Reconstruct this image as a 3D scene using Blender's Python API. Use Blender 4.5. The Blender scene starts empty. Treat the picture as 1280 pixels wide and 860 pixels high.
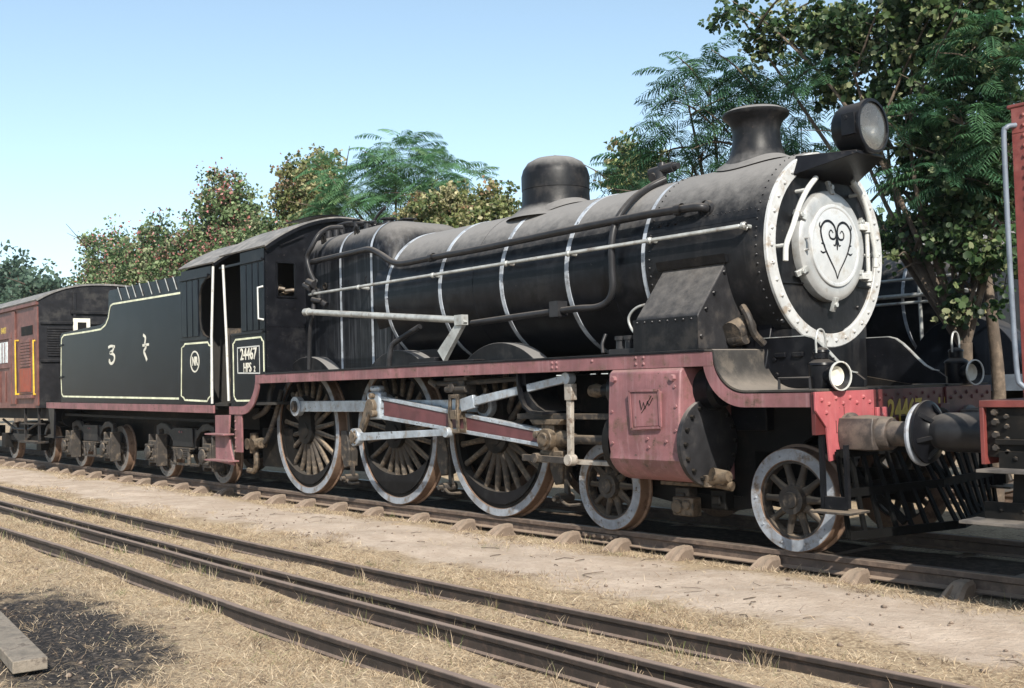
import bpy, bmesh, math, random
import numpy as np
from mathutils import Matrix, Vector
random.seed(7); rng = np.random.default_rng(7)
S = bpy.context.scene
COL = S.collection

# ------------------------------------------------------------------ camera
CAM = np.array([10.0792, -9.0013, 1.5405]); FPX = 1374.85
yaw, pitch, roll = math.radians(39.6048), math.radians(2.0983), math.radians(-1.5501)
cf = np.array([-math.cos(yaw)*math.cos(pitch), math.sin(yaw)*math.cos(pitch), math.sin(pitch)])
_r = np.cross(cf, [0, 0, 1]); _r /= np.linalg.norm(_r); _u = np.cross(_r, cf)
cr = _r*math.cos(roll) + _u*math.sin(roll); cu = -_r*math.sin(roll) + _u*math.cos(roll)
cam = bpy.data.objects.new('camera', bpy.data.cameras.new('camera'))
COL.objects.link(cam)
cam.matrix_world = Matrix(((cr[0], cu[0], -cf[0], CAM[0]), (cr[1], cu[1], -cf[1], CAM[1]), (cr[2], cu[2], -cf[2], CAM[2]), (0, 0, 0, 1)))
cam.data.sensor_width = 36; cam.data.lens = FPX*36/1280; cam.data.clip_end = 3000; cam.data.clip_start = .05
S.camera = cam
# ------------------------------------------------------------------ sky, sun, exposure
SUN = Vector((1.25, -.70, 1.12)).normalized()
W = bpy.data.worlds.new('World'); S.world = W; W.use_nodes = True
nt = W.node_tree; bg = nt.nodes['Background']
sky = nt.nodes.new('ShaderNodeTexSky'); sky.sky_type = 'NISHITA'; sky.sun_disc = False
sky.sun_elevation = math.asin(SUN.z); sky.sun_rotation = math.atan2(SUN.x, SUN.y)
sky.air_density = 1.0; sky.dust_density = .9; sky.ozone_density = 3.0
hs = nt.nodes.new('ShaderNodeHueSaturation'); hs.inputs['Saturation'].default_value = .80; hs.inputs['Hue'].default_value = .484; hs.inputs['Value'].default_value = .84
nt.links.new(sky.outputs[0], hs.inputs['Color']); nt.links.new(hs.outputs[0], bg.inputs[0]); bg.inputs[1].default_value = .15
sl = bpy.data.lights.new('sun', 'SUN'); sl.energy = 4.9; sl.angle = math.radians(.55); sl.color = (1, .94, .84)
so = bpy.data.objects.new('sun', sl); COL.objects.link(so)
so.rotation_euler = SUN.to_track_quat('Z', 'Y').to_euler(); so.location = (20, -14, 20)
S.view_settings.view_transform = 'Standard'; S.view_settings.look = 'None'
S.view_settings.exposure = .68; S.view_settings.gamma = 1

# ------------------------------------------------------------------ photo pixel -> direction, met with a plane of the place
def _ray(x, y): return cf*FPX + cr*(x-640) - cu*(y-430)
def PY(x, y, Y): d = _ray(x, y); return tuple(CAM + d*(Y-CAM[1])/d[1])
def PX(x, y, X): d = _ray(x, y); return tuple(CAM + d*(X-CAM[0])/d[0])
def PZ(x, y, Z): d = _ray(x, y); return tuple(CAM + d*(Z-CAM[2])/d[2])

# ------------------------------------------------------------------ materials
MATS = {}
def mat(name, col, rough=.5, metal=0., var=.25, vscale=6., col2=None, c2amt=.5, c2scale=3., dust=0., dustcol=(.20, .165, .125),
        streak=0., streakcol=None, bump=0., bscale=40., spec=.5, trans=0., dlo=.38, dhi=1.05, chip=0., chipcol=(.05, .035, .028), chipscale=14.):
    m = bpy.data.materials.new(name); m.use_nodes = True
    n = m.node_tree.nodes; L = m.node_tree.links; b = n['Principled BSDF']
    tc = n.new('ShaderNodeTexCoord')
    src = tc.outputs['Object']
    def noise(sc, det=5, rg=.6, vec=None):
        t = n.new('ShaderNodeTexNoise'); t.inputs['Scale'].default_value = sc; t.inputs['Detail'].default_value = det; t.inputs['Roughness'].default_value = rg
        L.new(vec or src, t.inputs['Vector']); return t.outputs['Fac']
    def ramp(f, a, bb):
        r = n.new('ShaderNodeMapRange'); r.inputs[1].default_value = a; r.inputs[2].default_value = bb; L.new(f, r.inputs[0]); r.interpolation_type = 'SMOOTHSTEP'; return r.outputs[0]
    def mix(fac, A, B):
        x = n.new('ShaderNodeMix'); x.data_type = 'RGBA'
        if isinstance(fac, float): x.inputs[0].default_value = fac
        else: L.new(fac, x.inputs[0])
        for k, v in ((6, A), (7, B)):
            if isinstance(v, tuple): x.inputs[k].default_value = (*v, 1)
            else: L.new(v, x.inputs[k])
        return x.outputs[2]
    def mul(f, k):
        x = n.new('ShaderNodeMath'); x.operation = 'MULTIPLY'; L.new(f, x.inputs[0])
        if isinstance(k, (float, int)): x.inputs[1].default_value = k
        else: L.new(k, x.inputs[1])
        return x.outputs[0]
    nz = noise(vscale)
    c = mix(ramp(nz, .3, .7), tuple(v*(1-var) for v in col), tuple(min(1, v*(1+var)) for v in col))
    if col2:
        c = mix(mul(ramp(noise(c2scale, 8, .7), .62-.3*c2amt, .80-.3*c2amt), min(1., .5+c2amt)), c, col2)
    if streak:
        mp = n.new('ShaderNodeMapping'); mp.inputs['Scale'].default_value = (9, 9, .35); L.new(src, mp.inputs[0])
        c = mix(mul(ramp(noise(2.2, 6, .65, mp.outputs[0]), .48, .75), streak), c, streakcol or (.12, .11, .10))
    if chip: c = mix(ramp(noise(chipscale, 9, .72), .70-.1*chip, .735-.1*chip), c, chipcol)
    rr = None
    if dust:
        g = n.new('ShaderNodeNewGeometry'); s = n.new('ShaderNodeSeparateXYZ'); L.new(g.outputs['Normal'], s.inputs[0])
        a = n.new('ShaderNodeMath'); a.operation = 'MULTIPLY_ADD'; L.new(noise(9., 9, .75), a.inputs[0]); a.inputs[1].default_value = .5
        a.inputs[2].default_value = -.25
        a2 = n.new('ShaderNodeMath'); a2.operation = 'ADD'; L.new(a.outputs[0], a2.inputs[0]); L.new(s.outputs['Z'], a2.inputs[1])
        dm = mul(ramp(a2.outputs[0], dlo, dhi), float(dust))
        c = mix(dm, c, dustcol)
        rr = n.new('ShaderNodeMapRange'); L.new(dm, rr.inputs[0]); rr.inputs[3].default_value = rough; rr.inputs[4].default_value = .85
    L.new(c, b.inputs['Base Color'])
    if rr is not None: L.new(rr.outputs[0], b.inputs['Roughness'])
    else:
        q = n.new('ShaderNodeMapRange'); L.new(nz, q.inputs[0]); q.inputs[1].default_value = .25; q.inputs[2].default_value = .75
        q.inputs[3].default_value = max(.04, rough-.1); q.inputs[4].default_value = min(1, rough+.12); L.new(q.outputs[0], b.inputs['Roughness'])
    b.inputs['Metallic'].default_value = metal; b.inputs['Specular IOR Level'].default_value = spec
    if trans: b.inputs['Transmission Weight'].default_value = trans
    if bump:
        bp = n.new('ShaderNodeBump'); bp.inputs['Strength'].default_value = bump; bp.inputs['Distance'].default_value = .02
        L.new(noise(bscale, 6, .65), bp.inputs['Height']); L.new(bp.outputs[0], b.inputs['Normal'])
    MATS[name] = m; return m
mat('black', (.0065, .007, .009), .34, var=.3, col2=(.02, .02, .021), c2amt=.35, dust=.5, dustcol=(.115, .10, .085), bump=.05, bscale=14, spec=.16, chip=.6, chipcol=(.045, .04, .036), chipscale=20.)
mat('boiler', (.006, .0068, .009), .34, var=.3, col2=(.016, .017, .019), c2amt=.4, dust=.95, dlo=.28, dhi=.85, dustcol=(.205, .197, .19), streak=.25, streakcol=(.03, .032, .037), bump=.05, bscale=9, spec=.16, chip=.5, chipcol=(.05, .047, .045), chipscale=22.)
mat('firebox', (.006, .0068, .009), .4, var=.3, col2=(.016, .017, .019), c2amt=.4, dust=.85, dlo=.3, dhi=.88, dustcol=(.175, .166, .158), streak=.8, streakcol=(.055, .058, .066), bump=.05, bscale=9, spec=.16)
mat('smokebox', (.007, .0075, .009), .45, var=.3, col2=(.026, .024, .023), c2amt=.4, dust=.9, dlo=.30, dhi=.9, dustcol=(.185, .178, .172), streak=.3, streakcol=(.035, .033, .033), bump=.1, bscale=16, spec=.22, chip=.6, chipcol=(.06, .045, .036), chipscale=20.)
mat('tank', (.0045, .0062, .0095), .24, var=.25, col2=(.010, .012, .016), c2amt=.40, c2scale=1.6, dust=.5, dustcol=(.11, .10, .09), streak=.35, streakcol=(.020, .024, .031), bump=.16, bscale=1.6, spec=.10, chip=.4, chipcol=(.035, .036, .04), chipscale=26.)
mat('underframe', (.006, .0055, .005), .7, col2=(.026, .020, .015), c2amt=.4, dust=.5, dustcol=(.08, .062, .045), spec=.22)
mat('dusty_iron', (.026, .022, .019), .65, col2=(.12, .092, .066), c2amt=.42, c2scale=9, dust=.6, dustcol=(.24, .185, .13), bump=.25, bscale=30)
mat('greasy_brass', (.12, .09, .062), .5, metal=.2, col2=(.026, .02, .015), c2amt=.55, c2scale=16, dust=.4, dustcol=(.32, .26, .19), bump=.15)
mat('spoke_dust', (.05, .04, .031), .8, col2=(.17, .13, .09), c2amt=.5, c2scale=6, dust=.8, dustcol=(.38, .29, .20), bump=.15)
mat('tyre_steel', (.20, .13, .09), .6, metal=.2, col2=(.09, .055, .04), c2amt=.5, c2scale=6)
mat('wheel_white', (.225, .245, .275), .55, col2=(.13, .10, .075), c2amt=.48, c2scale=7, dust=.3, dustcol=(.30, .24, .17), bump=.1, chip=.9, chipcol=(.07, .05, .038))
mat('rod_silver', (.34, .38, .425), .40, metal=.35, col2=(.24, .21, .18), c2amt=.4, c2scale=9, dust=.3, dustcol=(.5, .46, .4), chip=.9, chipcol=(.07, .06, .05))
mat('rod_flute', (.10, .034, .037), .55, col2=(.08, .03, .03), c2amt=.4)
mat('pink', (.19, .083, .088), .55, var=.25, vscale=3, col2=(.11, .06, .046), c2amt=.42, c2scale=7, dust=.4, dustcol=(.27, .20, .17), streak=.5, streakcol=(.30, .185, .195), bump=.08, chip=.75, chipcol=(.06, .038, .03))
mat('red', (.33, .08, .088), .5, var=.15, col2=(.34, .10, .10), c2amt=.4, dust=.3, streak=.3, streakcol=(.44, .19, .19), bump=.05, chip=.55, chipcol=(.12, .035, .03))
mat('shade_scratch_red', (.085, .017, .017), .5, var=.2, col2=(.04, .013, .011), c2amt=.4)  # darker copy of red: shade put into the beam's colour; scratches use it too
mat('white', (.47, .475, .455), .5, var=.1, col2=(.22, .17, .12), c2amt=.3, c2scale=12, bump=.05, chip=.7)
mat('ring_white', (.42, .425, .42), .5, var=.12, col2=(.24, .19, .14), c2amt=.38, c2scale=8, bump=.1, bscale=20, chip=.8, chipcol=(.10, .065, .045))
mat('band_white', (.33, .36, .40), .45, col2=(.14, .14, .145), c2amt=.4, c2scale=9, chip=.9, chipcol=(.03, .03, .032))
mat('door_silver', (.38, .385, .38), .38, metal=.3, var=.12, col2=(.26, .24, .21), c2amt=.38, c2scale=5, chip=.5, chipcol=(.15, .12, .09))
mat('cream', (.62, .63, .46), .5, col2=(.40, .38, .28), c2amt=.3, c2scale=10, chip=.7, chipcol=(.02, .02, .022))
mat('yellow_letter', (.45, .34, .05), .5, col2=(.25, .18, .04), c2amt=.3)
mat('pipe_black', (.022, .022, .024), .38, dust=.6, dustcol=(.16, .14, .12), spec=.22)
mat('pipe_grey', (.33, .34, .33), .42, metal=.2, col2=(.16, .13, .11), c2amt=.35, c2scale=9, dust=.3)
mat('roof_grey', (.15, .145, .14), .8, col2=(.23, .215, .20), c2amt=.5, bump=.2)
mat('dark_inside', (.02, .018, .016), .8)
mat('glass_lamp', (.22, .21, .19), .25, metal=.6, var=.2, col2=(.10, .09, .07), c2amt=.4)
mat('dusty_rod', (.34, .31, .27), .5, metal=.2, col2=(.14, .10, .075), c2amt=.5, c2scale=10, dust=.3, dustcol=(.45, .38, .3))
mat('running_dust', (.025, .023, .021), .8, col2=(.08, .068, .055), c2amt=.5, dust=.75, dustcol=(.21, .18, .15))
mat('casing', (.02, .02, .022), .5, col2=(.05, .045, .042), c2amt=.5, dust=1., dustcol=(.20, .185, .17), bump=.15, bscale=25, spec=.22)
mat('buffer_iron', (.045, .037, .033), .55, col2=(.11, .085, .07), c2amt=.5, c2scale=6, dust=.5)
mat('bogie_iron', (.014, .014, .0155), .5, col2=(.05, .04, .032), c2amt=.42, dust=.5, dustcol=(.17, .14, .11), spec=.22)
mat('pipe_blue', (.12, .145, .18), .45, col2=(.07, .07, .08), c2amt=.3)
mat('step_grey', (.085, .077, .07), .6, col2=(.16, .14, .12), c2amt=.5)
mat('rim_grey', (.14, .135, .13), .6, col2=(.10, .07, .05), c2amt=.5, c2scale=6, dust=.3)
mat('door_panel', (.52, .53, .53), .34, metal=.25, var=.1, col2=(.42, .40, .36), c2amt=.35, c2scale=6)
mat('pilot_black', (.004, .004, .004), .7, spec=.1)
mat('lens', (.85, .86, .85), .05, var=.05, trans=.95)
mat('mould_white', (.60, .58, .50), .4, var=.1, chip=.5, chipcol=(.05, .05, .05))
mat('coach_maroon', (.115, .042, .034), .5, col2=(.16, .072, .06), c2amt=.45, streak=.35, streakcol=(.17, .09, .075), dust=.3, chip=.6)
mat('coach_red', (.24, .045, .02), .5, col2=(.17, .035, .02), c2amt=.4)
mat('coach_black', (.013, .013, .015), .5, col2=(.04, .038, .036), c2amt=.4, dust=.4, spec=.22)
mat('yellow_paint', (.55, .36, .03), .45, col2=(.38, .24, .03), c2amt=.3, c2scale=10)
mat('window_pale', (.52, .56, .58), .3, var=.2, vscale=12)
mat('wagon_red', (.15, .035, .03), .5, col2=(.21, .07, .06), c2amt=.4, c2scale=4, dust=.3, bump=.05, chip=.6)
mat('rail_rust', (.085, .06, .047), .7, col2=(.14, .10, .075), c2amt=.5, c2scale=10, dust=.6, dustcol=(.33, .25, .185), bump=.15)
mat('rail_head', (.19, .155, .13), .45, metal=.3, col2=(.13, .09, .068), c2amt=.4, c2scale=6)
mat('fg_rail', (.030, .022, .018), .7, col2=(.065, .043, .033), c2amt=.42, c2scale=9, dust=.8, dlo=.5, dustcol=(.24, .18, .145), bump=.2)  # dark base paints in the shade on the rail sides; dust on top
mat('sleeper_iron', (.15, .112, .085), .8, col2=(.09, .065, .05), c2amt=.4, c2scale=8, dust=.6, dustcol=(.29, .225, .165), bump=.3)
mat('old_wood', (.20, .17, .135), .85, var=.35, vscale=9, col2=(.07, .055, .045), c2amt=.45, c2scale=9, streak=.0, bump=.5, bscale=26)
mat('bark', (.09, .068, .05), .9, col2=(.17, .13, .095), c2amt=.45, c2scale=6, bump=.6, bscale=18)

# ------------------------------------------------------------------ mesh helper
class MB:
    def __init__(s): s.v = []; s.f = []
    def add(s, vs, fs):
        o = len(s.v); s.v += [tuple(map(float, v)) for v in vs]; s.f += [tuple(i+o for i in f) for f in fs]; return s
    def box(s, x0, x1, y0, y1, z0, z1):
        return s.add([(x0,y0,z0),(x1,y0,z0),(x1,y1,z0),(x0,y1,z0),(x0,y0,z1),(x1,y0,z1),(x1,y1,z1),(x0,y1,z1)],
                     [(0,3,2,1),(4,5,6,7),(0,1,5,4),(1,2,6,5),(2,3,7,6),(3,0,4,7)])
    def bar(s, a, b, w, h, up=(0,0,1), w2=None, h2=None):   # rectangular bar from a to b
        a = Vector(a); b = Vector(b); d = (b-a).normalized(); x = d.cross(Vector(up)).normalized(); z = x.cross(d)
        w2 = w if w2 is None else w2; h2 = h if h2 is None else h2
        vs = [p + x*sx*ww/2 + z*sz*hh/2 for p, ww, hh in ((a,w,h),(b,w2,h2)) for sx, sz in ((-1,-1),(1,-1),(1,1),(-1,1))]
        return s.add(vs, [(3,2,1,0),(4,5,6,7),(0,1,5,4),(1,2,6,5),(2,3,7,6),(3,0,4,7)])
    def cyl(s, a, b, r0, r1=None, n=16, cap=True):
        r1 = r0 if r1 is None else r1
        a = Vector(a); b = Vector(b); d = (b-a).normalized()
        x = d.orthogonal().normalized(); y = d.cross(x); vs = []
        for p, r in ((a, r0), (b, r1)):
            for i in range(n):
                t = 2*math.pi*i/n; vs.append(p + x*r*math.cos(t) + y*r*math.sin(t))
        fs = [(i, (i+1)%n, n+(i+1)%n, n+i) for i in range(n)]
        if cap: fs += [tuple(range(n-1,-1,-1)), tuple(range(n, 2*n))]
        return s.add(vs, fs)
    def tube(s, pts, r, n=10, cap=True):
        P = [Vector(p) for p in pts]; vs = []; m = len(P); rr = r if isinstance(r, (list, tuple)) else [r]*m
        t0 = (P[1]-P[0]).normalized(); x = t0.orthogonal().normalized()
        for i in range(m):
            t = ((P[min(i+1,m-1)]-P[i]).normalized() + (P[i]-P[max(i-1,0)]).normalized()).normalized()
            x = (x - t*x.dot(t)).normalized(); y = t.cross(x)
            for k in range(n):
                a = 2*math.pi*k/n; vs.append(P[i] + x*rr[i]*math.cos(a) + y*rr[i]*math.sin(a))
        fs = [(i*n+k, i*n+(k+1)%n, (i+1)*n+(k+1)%n, (i+1)*n+k) for i in range(m-1) for k in range(n)]
        if cap: fs += [tuple(range(n-1,-1,-1)), tuple(range((m-1)*n, m*n))]
        return s.add(vs, fs)
    def lathe(s, prof, o=(0,0,0), ax=(1,0,0), n=48, a0=0., a1=2*math.pi):   # prof: (along axis, radius)
        o = Vector(o); d = Vector(ax).normalized()
        x = Vector((0,0,1)) if abs(d.z) < .9 else Vector((1,0,0)); y = d.cross(x); full = a1-a0 > 6.28; m = n if full else n+1; vs = []
        for (h, r) in prof:
            for i in range(m):
                t = a0 + (a1-a0)*i/n; vs.append(o + d*h + x*r*math.cos(t) + y*r*math.sin(t))
        fs = [(j*m+i, j*m+(i+1)%m, (j+1)*m+(i+1)%m, (j+1)*m+i) for j in range(len(prof)-1) for i in range(n)]
        return s.add(vs, fs)
    def prism(s, poly, axis, a, b):   # 2-D polygon pushed along an axis; axis 'y': (x,z) ; 'x': (y,z) ; 'z': (x,y)
        f = {'y': lambda p, t: (p[0], t, p[1]), 'x': lambda p, t: (t, p[0], p[1]), 'z': lambda p, t: (p[0], p[1], t)}[axis]
        n = len(poly); vs = [f(p, a) for p in poly] + [f(p, b) for p in poly]
        return s.add(vs, [tuple(range(n)), tuple(range(2*n-1, n-1, -1))] + [(i, i+n, (i+1)%n+n, (i+1)%n) for i in range(n)])
    def ribbon(s, path, axis, a, b, t):    # a sheet of thickness t along an open 2-D path, swept between a and b
        L = []; R = []; n = len(path)
        for i, p in enumerate(path):
            q0 = path[max(i-1,0)]; q1 = path[min(i+1,n-1)]; dx, dz = q1[0]-q0[0], q1[1]-q0[1]; l = math.hypot(dx, dz) or 1
            L.append((p[0]-dz/l*t/2, p[1]+dx/l*t/2)); R.append((p[0]+dz/l*t/2, p[1]-dx/l*t/2))
        f = {'y': lambda p, u: (p[0], u, p[1]), 'x': lambda p, u: (u, p[0], p[1]), 'z': lambda p, u: (p[0], p[1], u)}[axis]
        vs = [f(p, a) for p in L] + [f(p, a) for p in R] + [f(p, b) for p in L] + [f(p, b) for p in R]; fs = []
        for i in range(n-1):
            fs += [(i, i+1, n+i+1, n+i), (2*n+i, 3*n+i, 3*n+i+1, 2*n+i+1), (i, 2*n+i, 2*n+i+1, i+1), (n+i, n+i+1, 3*n+i+1, 3*n+i)]
        fs += [(0, n, 3*n, 2*n), (n-1, 3*n-1, 4*n-1, 2*n-1)]
        return s.add(vs, fs)
    def bolt(s, p, ax, r=.018, h=.018): p = Vector(p); a = Vector(ax); return s.cyl(p, p + a*h, r, r*.8, 6)
    def rivet(s, p, ax, r=.016):
        p = Vector(p); a = Vector(ax); return s.lathe([(-.002, r), (r*.4, r*.85), (r*.75, r*.4), (r*.8, 0.001)], p, a, 6)
    def mesh(s, name, smooth=38):
        me = bpy.data.meshes.new(name); me.from_pydata(s.v, [], s.f)
        bm = bmesh.new(); bm.from_mesh(me); bmesh.ops.recalc_face_normals(bm, faces=bm.faces); bm.to_mesh(me); bm.free()
        if smooth:
            me.polygons.foreach_set('use_smooth', [True]*len(me.polygons)); me.set_sharp_from_angle(angle=math.radians(smooth))
        return me
    def pieces(s):
        par = list(range(len(s.v)))
        def fd(a):
            while par[a] != a: par[a] = par[par[a]]; a = par[a]
            return a
        for f in s.f:
            for k in f[1:]: par[fd(k)] = fd(f[0])
        g = {}
        for f in s.f: g.setdefault(fd(f[0]), []).append(f)
        out = []
        for fs in g.values():
            ids = sorted({i for f in fs for i in f}); mp = {a: b for b, a in enumerate(ids)}; q = MB()
            q.v = [s.v[i] for i in ids]; q.f = [tuple(mp[i] for i in f) for f in fs]; out.append(q)
        return out
    def build_each(s, name, m, parent=None, **k):
        return [q.build(name, m, parent, **k) for q in s.pieces()]
    def build(s, name, m, parent=None, bevel=0, smooth=38, label=None):
        return link(name, s.mesh(name, smooth), m, parent, bevel, label)
def link(name, me, m, parent=None, bevel=0, label=None):
    if m and not me.materials: me.materials.append(MATS[m] if isinstance(m, str) else m)
    o = bpy.data.objects.new(name, me); COL.objects.link(o)
    if parent is not None:
        o.parent = parent
        if parent.type == 'EMPTY': o.matrix_parent_inverse = Matrix.Translation(-parent.location)
    if bevel:
        b = o.modifiers.new('bevel', 'BEVEL'); b.width = bevel; b.segments = 2; b.limit_method = 'ANGLE'; b.angle_limit = math.radians(40)
    if label: o['label'] = label
    return o
def thing(name, label, cat, loc=(0,0,0), group=None):
    o = bpy.data.objects.new(name, None); COL.objects.link(o); o.location = loc; o.empty_display_size = .3
    return tag(o, label, cat, group)
def tag(o, label=None, cat=None, group=None, kind=None):
    for k, v in (('label', label), ('category', cat), ('group', group), ('kind', kind)):
        if v: o[k] = v
    return o
def copy_part(o, parent, **kw):
    c = o.copy(); COL.objects.link(c); c.parent = parent
    for k, v in kw.items(): setattr(c, k, v)
    for ch in [x for x in o.children]:
        copy_part(ch, c)
    return c
def arc(cx, cz, r, a0, a1, n=10): return [(cx + r*math.cos(math.radians(a0+(a1-a0)*i/n)), cz + r*math.sin(math.radians(a0+(a1-a0)*i/n))) for i in range(n+1)]
def spline(pts, n=8):    # Catmull-Rom through 3-D points
    P = [Vector(p) for p in pts]; P = [P[0]*2-P[1]] + P + [P[-1]*2-P[-2]]; out = []
    for i in range(1, len(P)-2):
        for k in range(n):
            t = k/n; a, b, c, d = P[i-1:i+3]
            out.append(.5*((2*b) + (c-a)*t + (2*a-5*b+4*c-d)*t*t + (3*b-a-3*c+d)*t**3))
    return out + [P[-2]]
def text_mesh(txt, size, place, thick=.003, sx=1., off=.0, name='letters'):
    cu_ = bpy.data.curves.new('t', 'FONT'); cu_.body = txt; cu_.size = size; cu_.extrude = thick; cu_.offset = off; cu_.align_x = 'CENTER'; cu_.align_y = 'CENTER'; cu_.resolution_u = 4
    o = bpy.data.objects.new('t', cu_); COL.objects.link(o); bpy.context.view_layer.update()
    me = bpy.data.meshes.new_from_object(o.evaluated_get(bpy.context.evaluated_depsgraph_get()))
    bpy.data.objects.remove(o); bpy.data.curves.remove(cu_); me.name = name
    for v in me.vertices: v.co = Vector(place(v.co.x*sx, v.co.y, v.co.z))
    return me

# ================================================================== ground and tracks
G = -.155
def hgt(x, y):
    h = .018*np.sin(x*.9+.4)*np.sin(y*1.3+1) + .012*np.sin(x*2.3+y*1.7) + .008*np.sin(x*4.7-y*3.9+2)
    far = np.clip((np.hypot(x-2, y+3)-25)/40, 0, 1)
    h = h*(1-far)
    strip = np.exp(-((y+2.1)/.75)**2)*.02                      # the trodden path lies a little higher
    dip = .032*np.exp(-((np.abs(y)-.97)/.22)**2)               # hollow beside the rails
    return G - dip + h*np.clip((np.abs(y)-.2)/1.2, .25, 1) + strip
def ground_mat():
    m = bpy.data.materials.new('dry_ground'); m.use_nodes = True; n = m.node_tree.nodes; L = m.node_tree.links; b = n['Principled BSDF']
    geo = n.new('ShaderNodeNewGeometry'); sp = n.new('ShaderNodeSeparateXYZ'); L.new(geo.outputs['Position'], sp.inputs[0])
    def noise(sc, det=6, rg=.65):
        t = n.new('ShaderNodeTexNoise'); t.inputs['Scale'].default_value = sc; t.inputs['Detail'].default_value = det; t.inputs['Roughness'].default_value = rg
        L.new(geo.outputs['Position'], t.inputs['Vector']); return t.outputs['Fac']
    def mr(f, a, c, lo=0., hi=1.):
        r = n.new('ShaderNodeMapRange'); r.interpolation_type = 'SMOOTHSTEP'; L.new(f, r.inputs[0]); r.inputs[1].default_value = a; r.inputs[2].default_value = c; r.inputs[3].default_value = lo; r.inputs[4].default_value = hi; return r.outputs[0]
    def op(o, a, c):
        x = n.new('ShaderNodeMath'); x.operation = o
        for i, v in enumerate((a, c)):
            if isinstance(v, (int, float)): x.inputs[i].default_value = v
            else: L.new(v, x.inputs[i])
        return x.outputs[0]
    def mix(f, A, B):
        x = n.new('ShaderNodeMix'); x.data_type = 'RGBA'; L.new(f, x.inputs[0])
        for k, v in ((6, A), (7, B)):
            if isinstance(v, tuple): x.inputs[k].default_value = (*v, 1)
            else: L.new(v, x.inputs[k])
        return x.outputs[2]
    straw = mix(mr(noise(2.2), .35, .68), (.23, .168, .11), (.37, .285, .19))
    straw = mix(mr(noise(38, 4, .7), .42, .66), straw, (.45, .36, .245))
    straw = mix(mr(noise(11, 5, .7), .53, .70), straw, (.12, .088, .06))  # dark speckles: bare earth and painted shadow between the straws
    path = mix(mr(noise(3.1), .35, .7), (.38, .305, .24), (.485, .40, .325))
    path = mix(mr(noise(26, 5, .7), .55, .74), path, (.30, .235, .18))
    wob = op('MULTIPLY', op('SUBTRACT', noise(1.1, 6, .7), .5), 1.5)
    d = op('ABSOLUTE', op('ADD', op('ADD', sp.outputs['Y'], 2.1), wob), 0.)
    pm = mr(d, .85, .5)
    c = mix(pm, straw, path)
    # shade under the engine, put into the ground colour between its rails
    under_shade = mix(mr(noise(14), .4, .65), (.055, .042, .032), (.12, .09, .065))
    c = mix(mr(op('ADD', op('ABSOLUTE', sp.outputs['Y'], 0.), op('MULTIPLY', wob, .12)), 1.0, .78), c, under_shade)
    # dark patch on the grass, spread wider to paint in shaded grass around it
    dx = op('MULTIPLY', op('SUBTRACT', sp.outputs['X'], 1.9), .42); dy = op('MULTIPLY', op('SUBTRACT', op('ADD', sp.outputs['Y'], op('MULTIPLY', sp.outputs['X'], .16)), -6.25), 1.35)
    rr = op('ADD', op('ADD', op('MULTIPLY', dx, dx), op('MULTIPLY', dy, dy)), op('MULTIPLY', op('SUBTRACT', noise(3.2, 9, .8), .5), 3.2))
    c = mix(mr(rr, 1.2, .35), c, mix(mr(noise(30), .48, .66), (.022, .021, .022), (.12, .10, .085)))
    L.new(c, b.inputs['Base Color']); b.inputs['Roughness'].default_value = .95; b.inputs['Specular IOR Level'].default_value = .15
    bp = n.new('ShaderNodeBump'); bp.inputs['Strength'].default_value = .7; bp.inputs['Distance'].default_value = .035
    L.new(op('ADD', noise(24, 8, .75), op('MULTIPLY', noise(6), .8)), bp.inputs['Height']); L.new(bp.outputs[0], b.inputs['Normal'])
    MATS['ground'] = m
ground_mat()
def lines(lo, hi, step, far0, far1):
    a = list(np.arange(lo, hi+1e-6, step)); s = step; x = lo; l = []
    while x > far0: s *= 1.25; x -= s; l.append(x)
    s = step; x = hi; r = []
    while x < far1: s *= 1.25; x += s; r.append(x)
    return np.array(l[::-1] + a + r)
gx = lines(-16, 9, .14, -900, 700); gy = lines(-9, 2, .11, -300, 1200)
XX, YY = np.meshgrid(gx, gy, indexing='ij'); ZZ = hgt(XX, YY)
nx_, ny_ = XX.shape
me = bpy.data.meshes.new('ground')
idx = np.arange(nx_*ny_).reshape(nx_, ny_)
fq = np.stack([idx[:-1,:-1], idx[1:,:-1], idx[1:,1:], idx[:-1,1:]], -1).reshape(-1, 4)
def np_mesh(name, V, F, cols=None, smooth=False):
    me = bpy.data.meshes.new(name); k = F.shape[1]
    me.vertices.add(len(V)); me.vertices.foreach_set('co', np.asarray(V, np.float32).ravel())
    me.loops.add(F.size); me.loops.foreach_set('vertex_index', F.astype(np.int32).ravel())
    me.polygons.add(len(F)); me.polygons.foreach_set('loop_start', np.arange(0, F.size, k, dtype=np.int32))
    if smooth: me.polygons.foreach_set('use_smooth', np.ones(len(F), bool))
    me.update(calc_edges=True)
    if cols is not None:
        a = me.color_attributes.new('Col', 'FLOAT_COLOR', 'POINT'); a.data.foreach_set('color', np.c_[cols, np.ones(len(cols))].astype(np.float32).ravel())
    return me
gr = link('ground', np_mesh('ground', np.stack([XX, YY, ZZ], -1).reshape(-1, 3), fq, smooth=True), 'ground'); tag(gr, 'dry straw covered yard ground with a sandy path', kind='structure')

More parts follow.
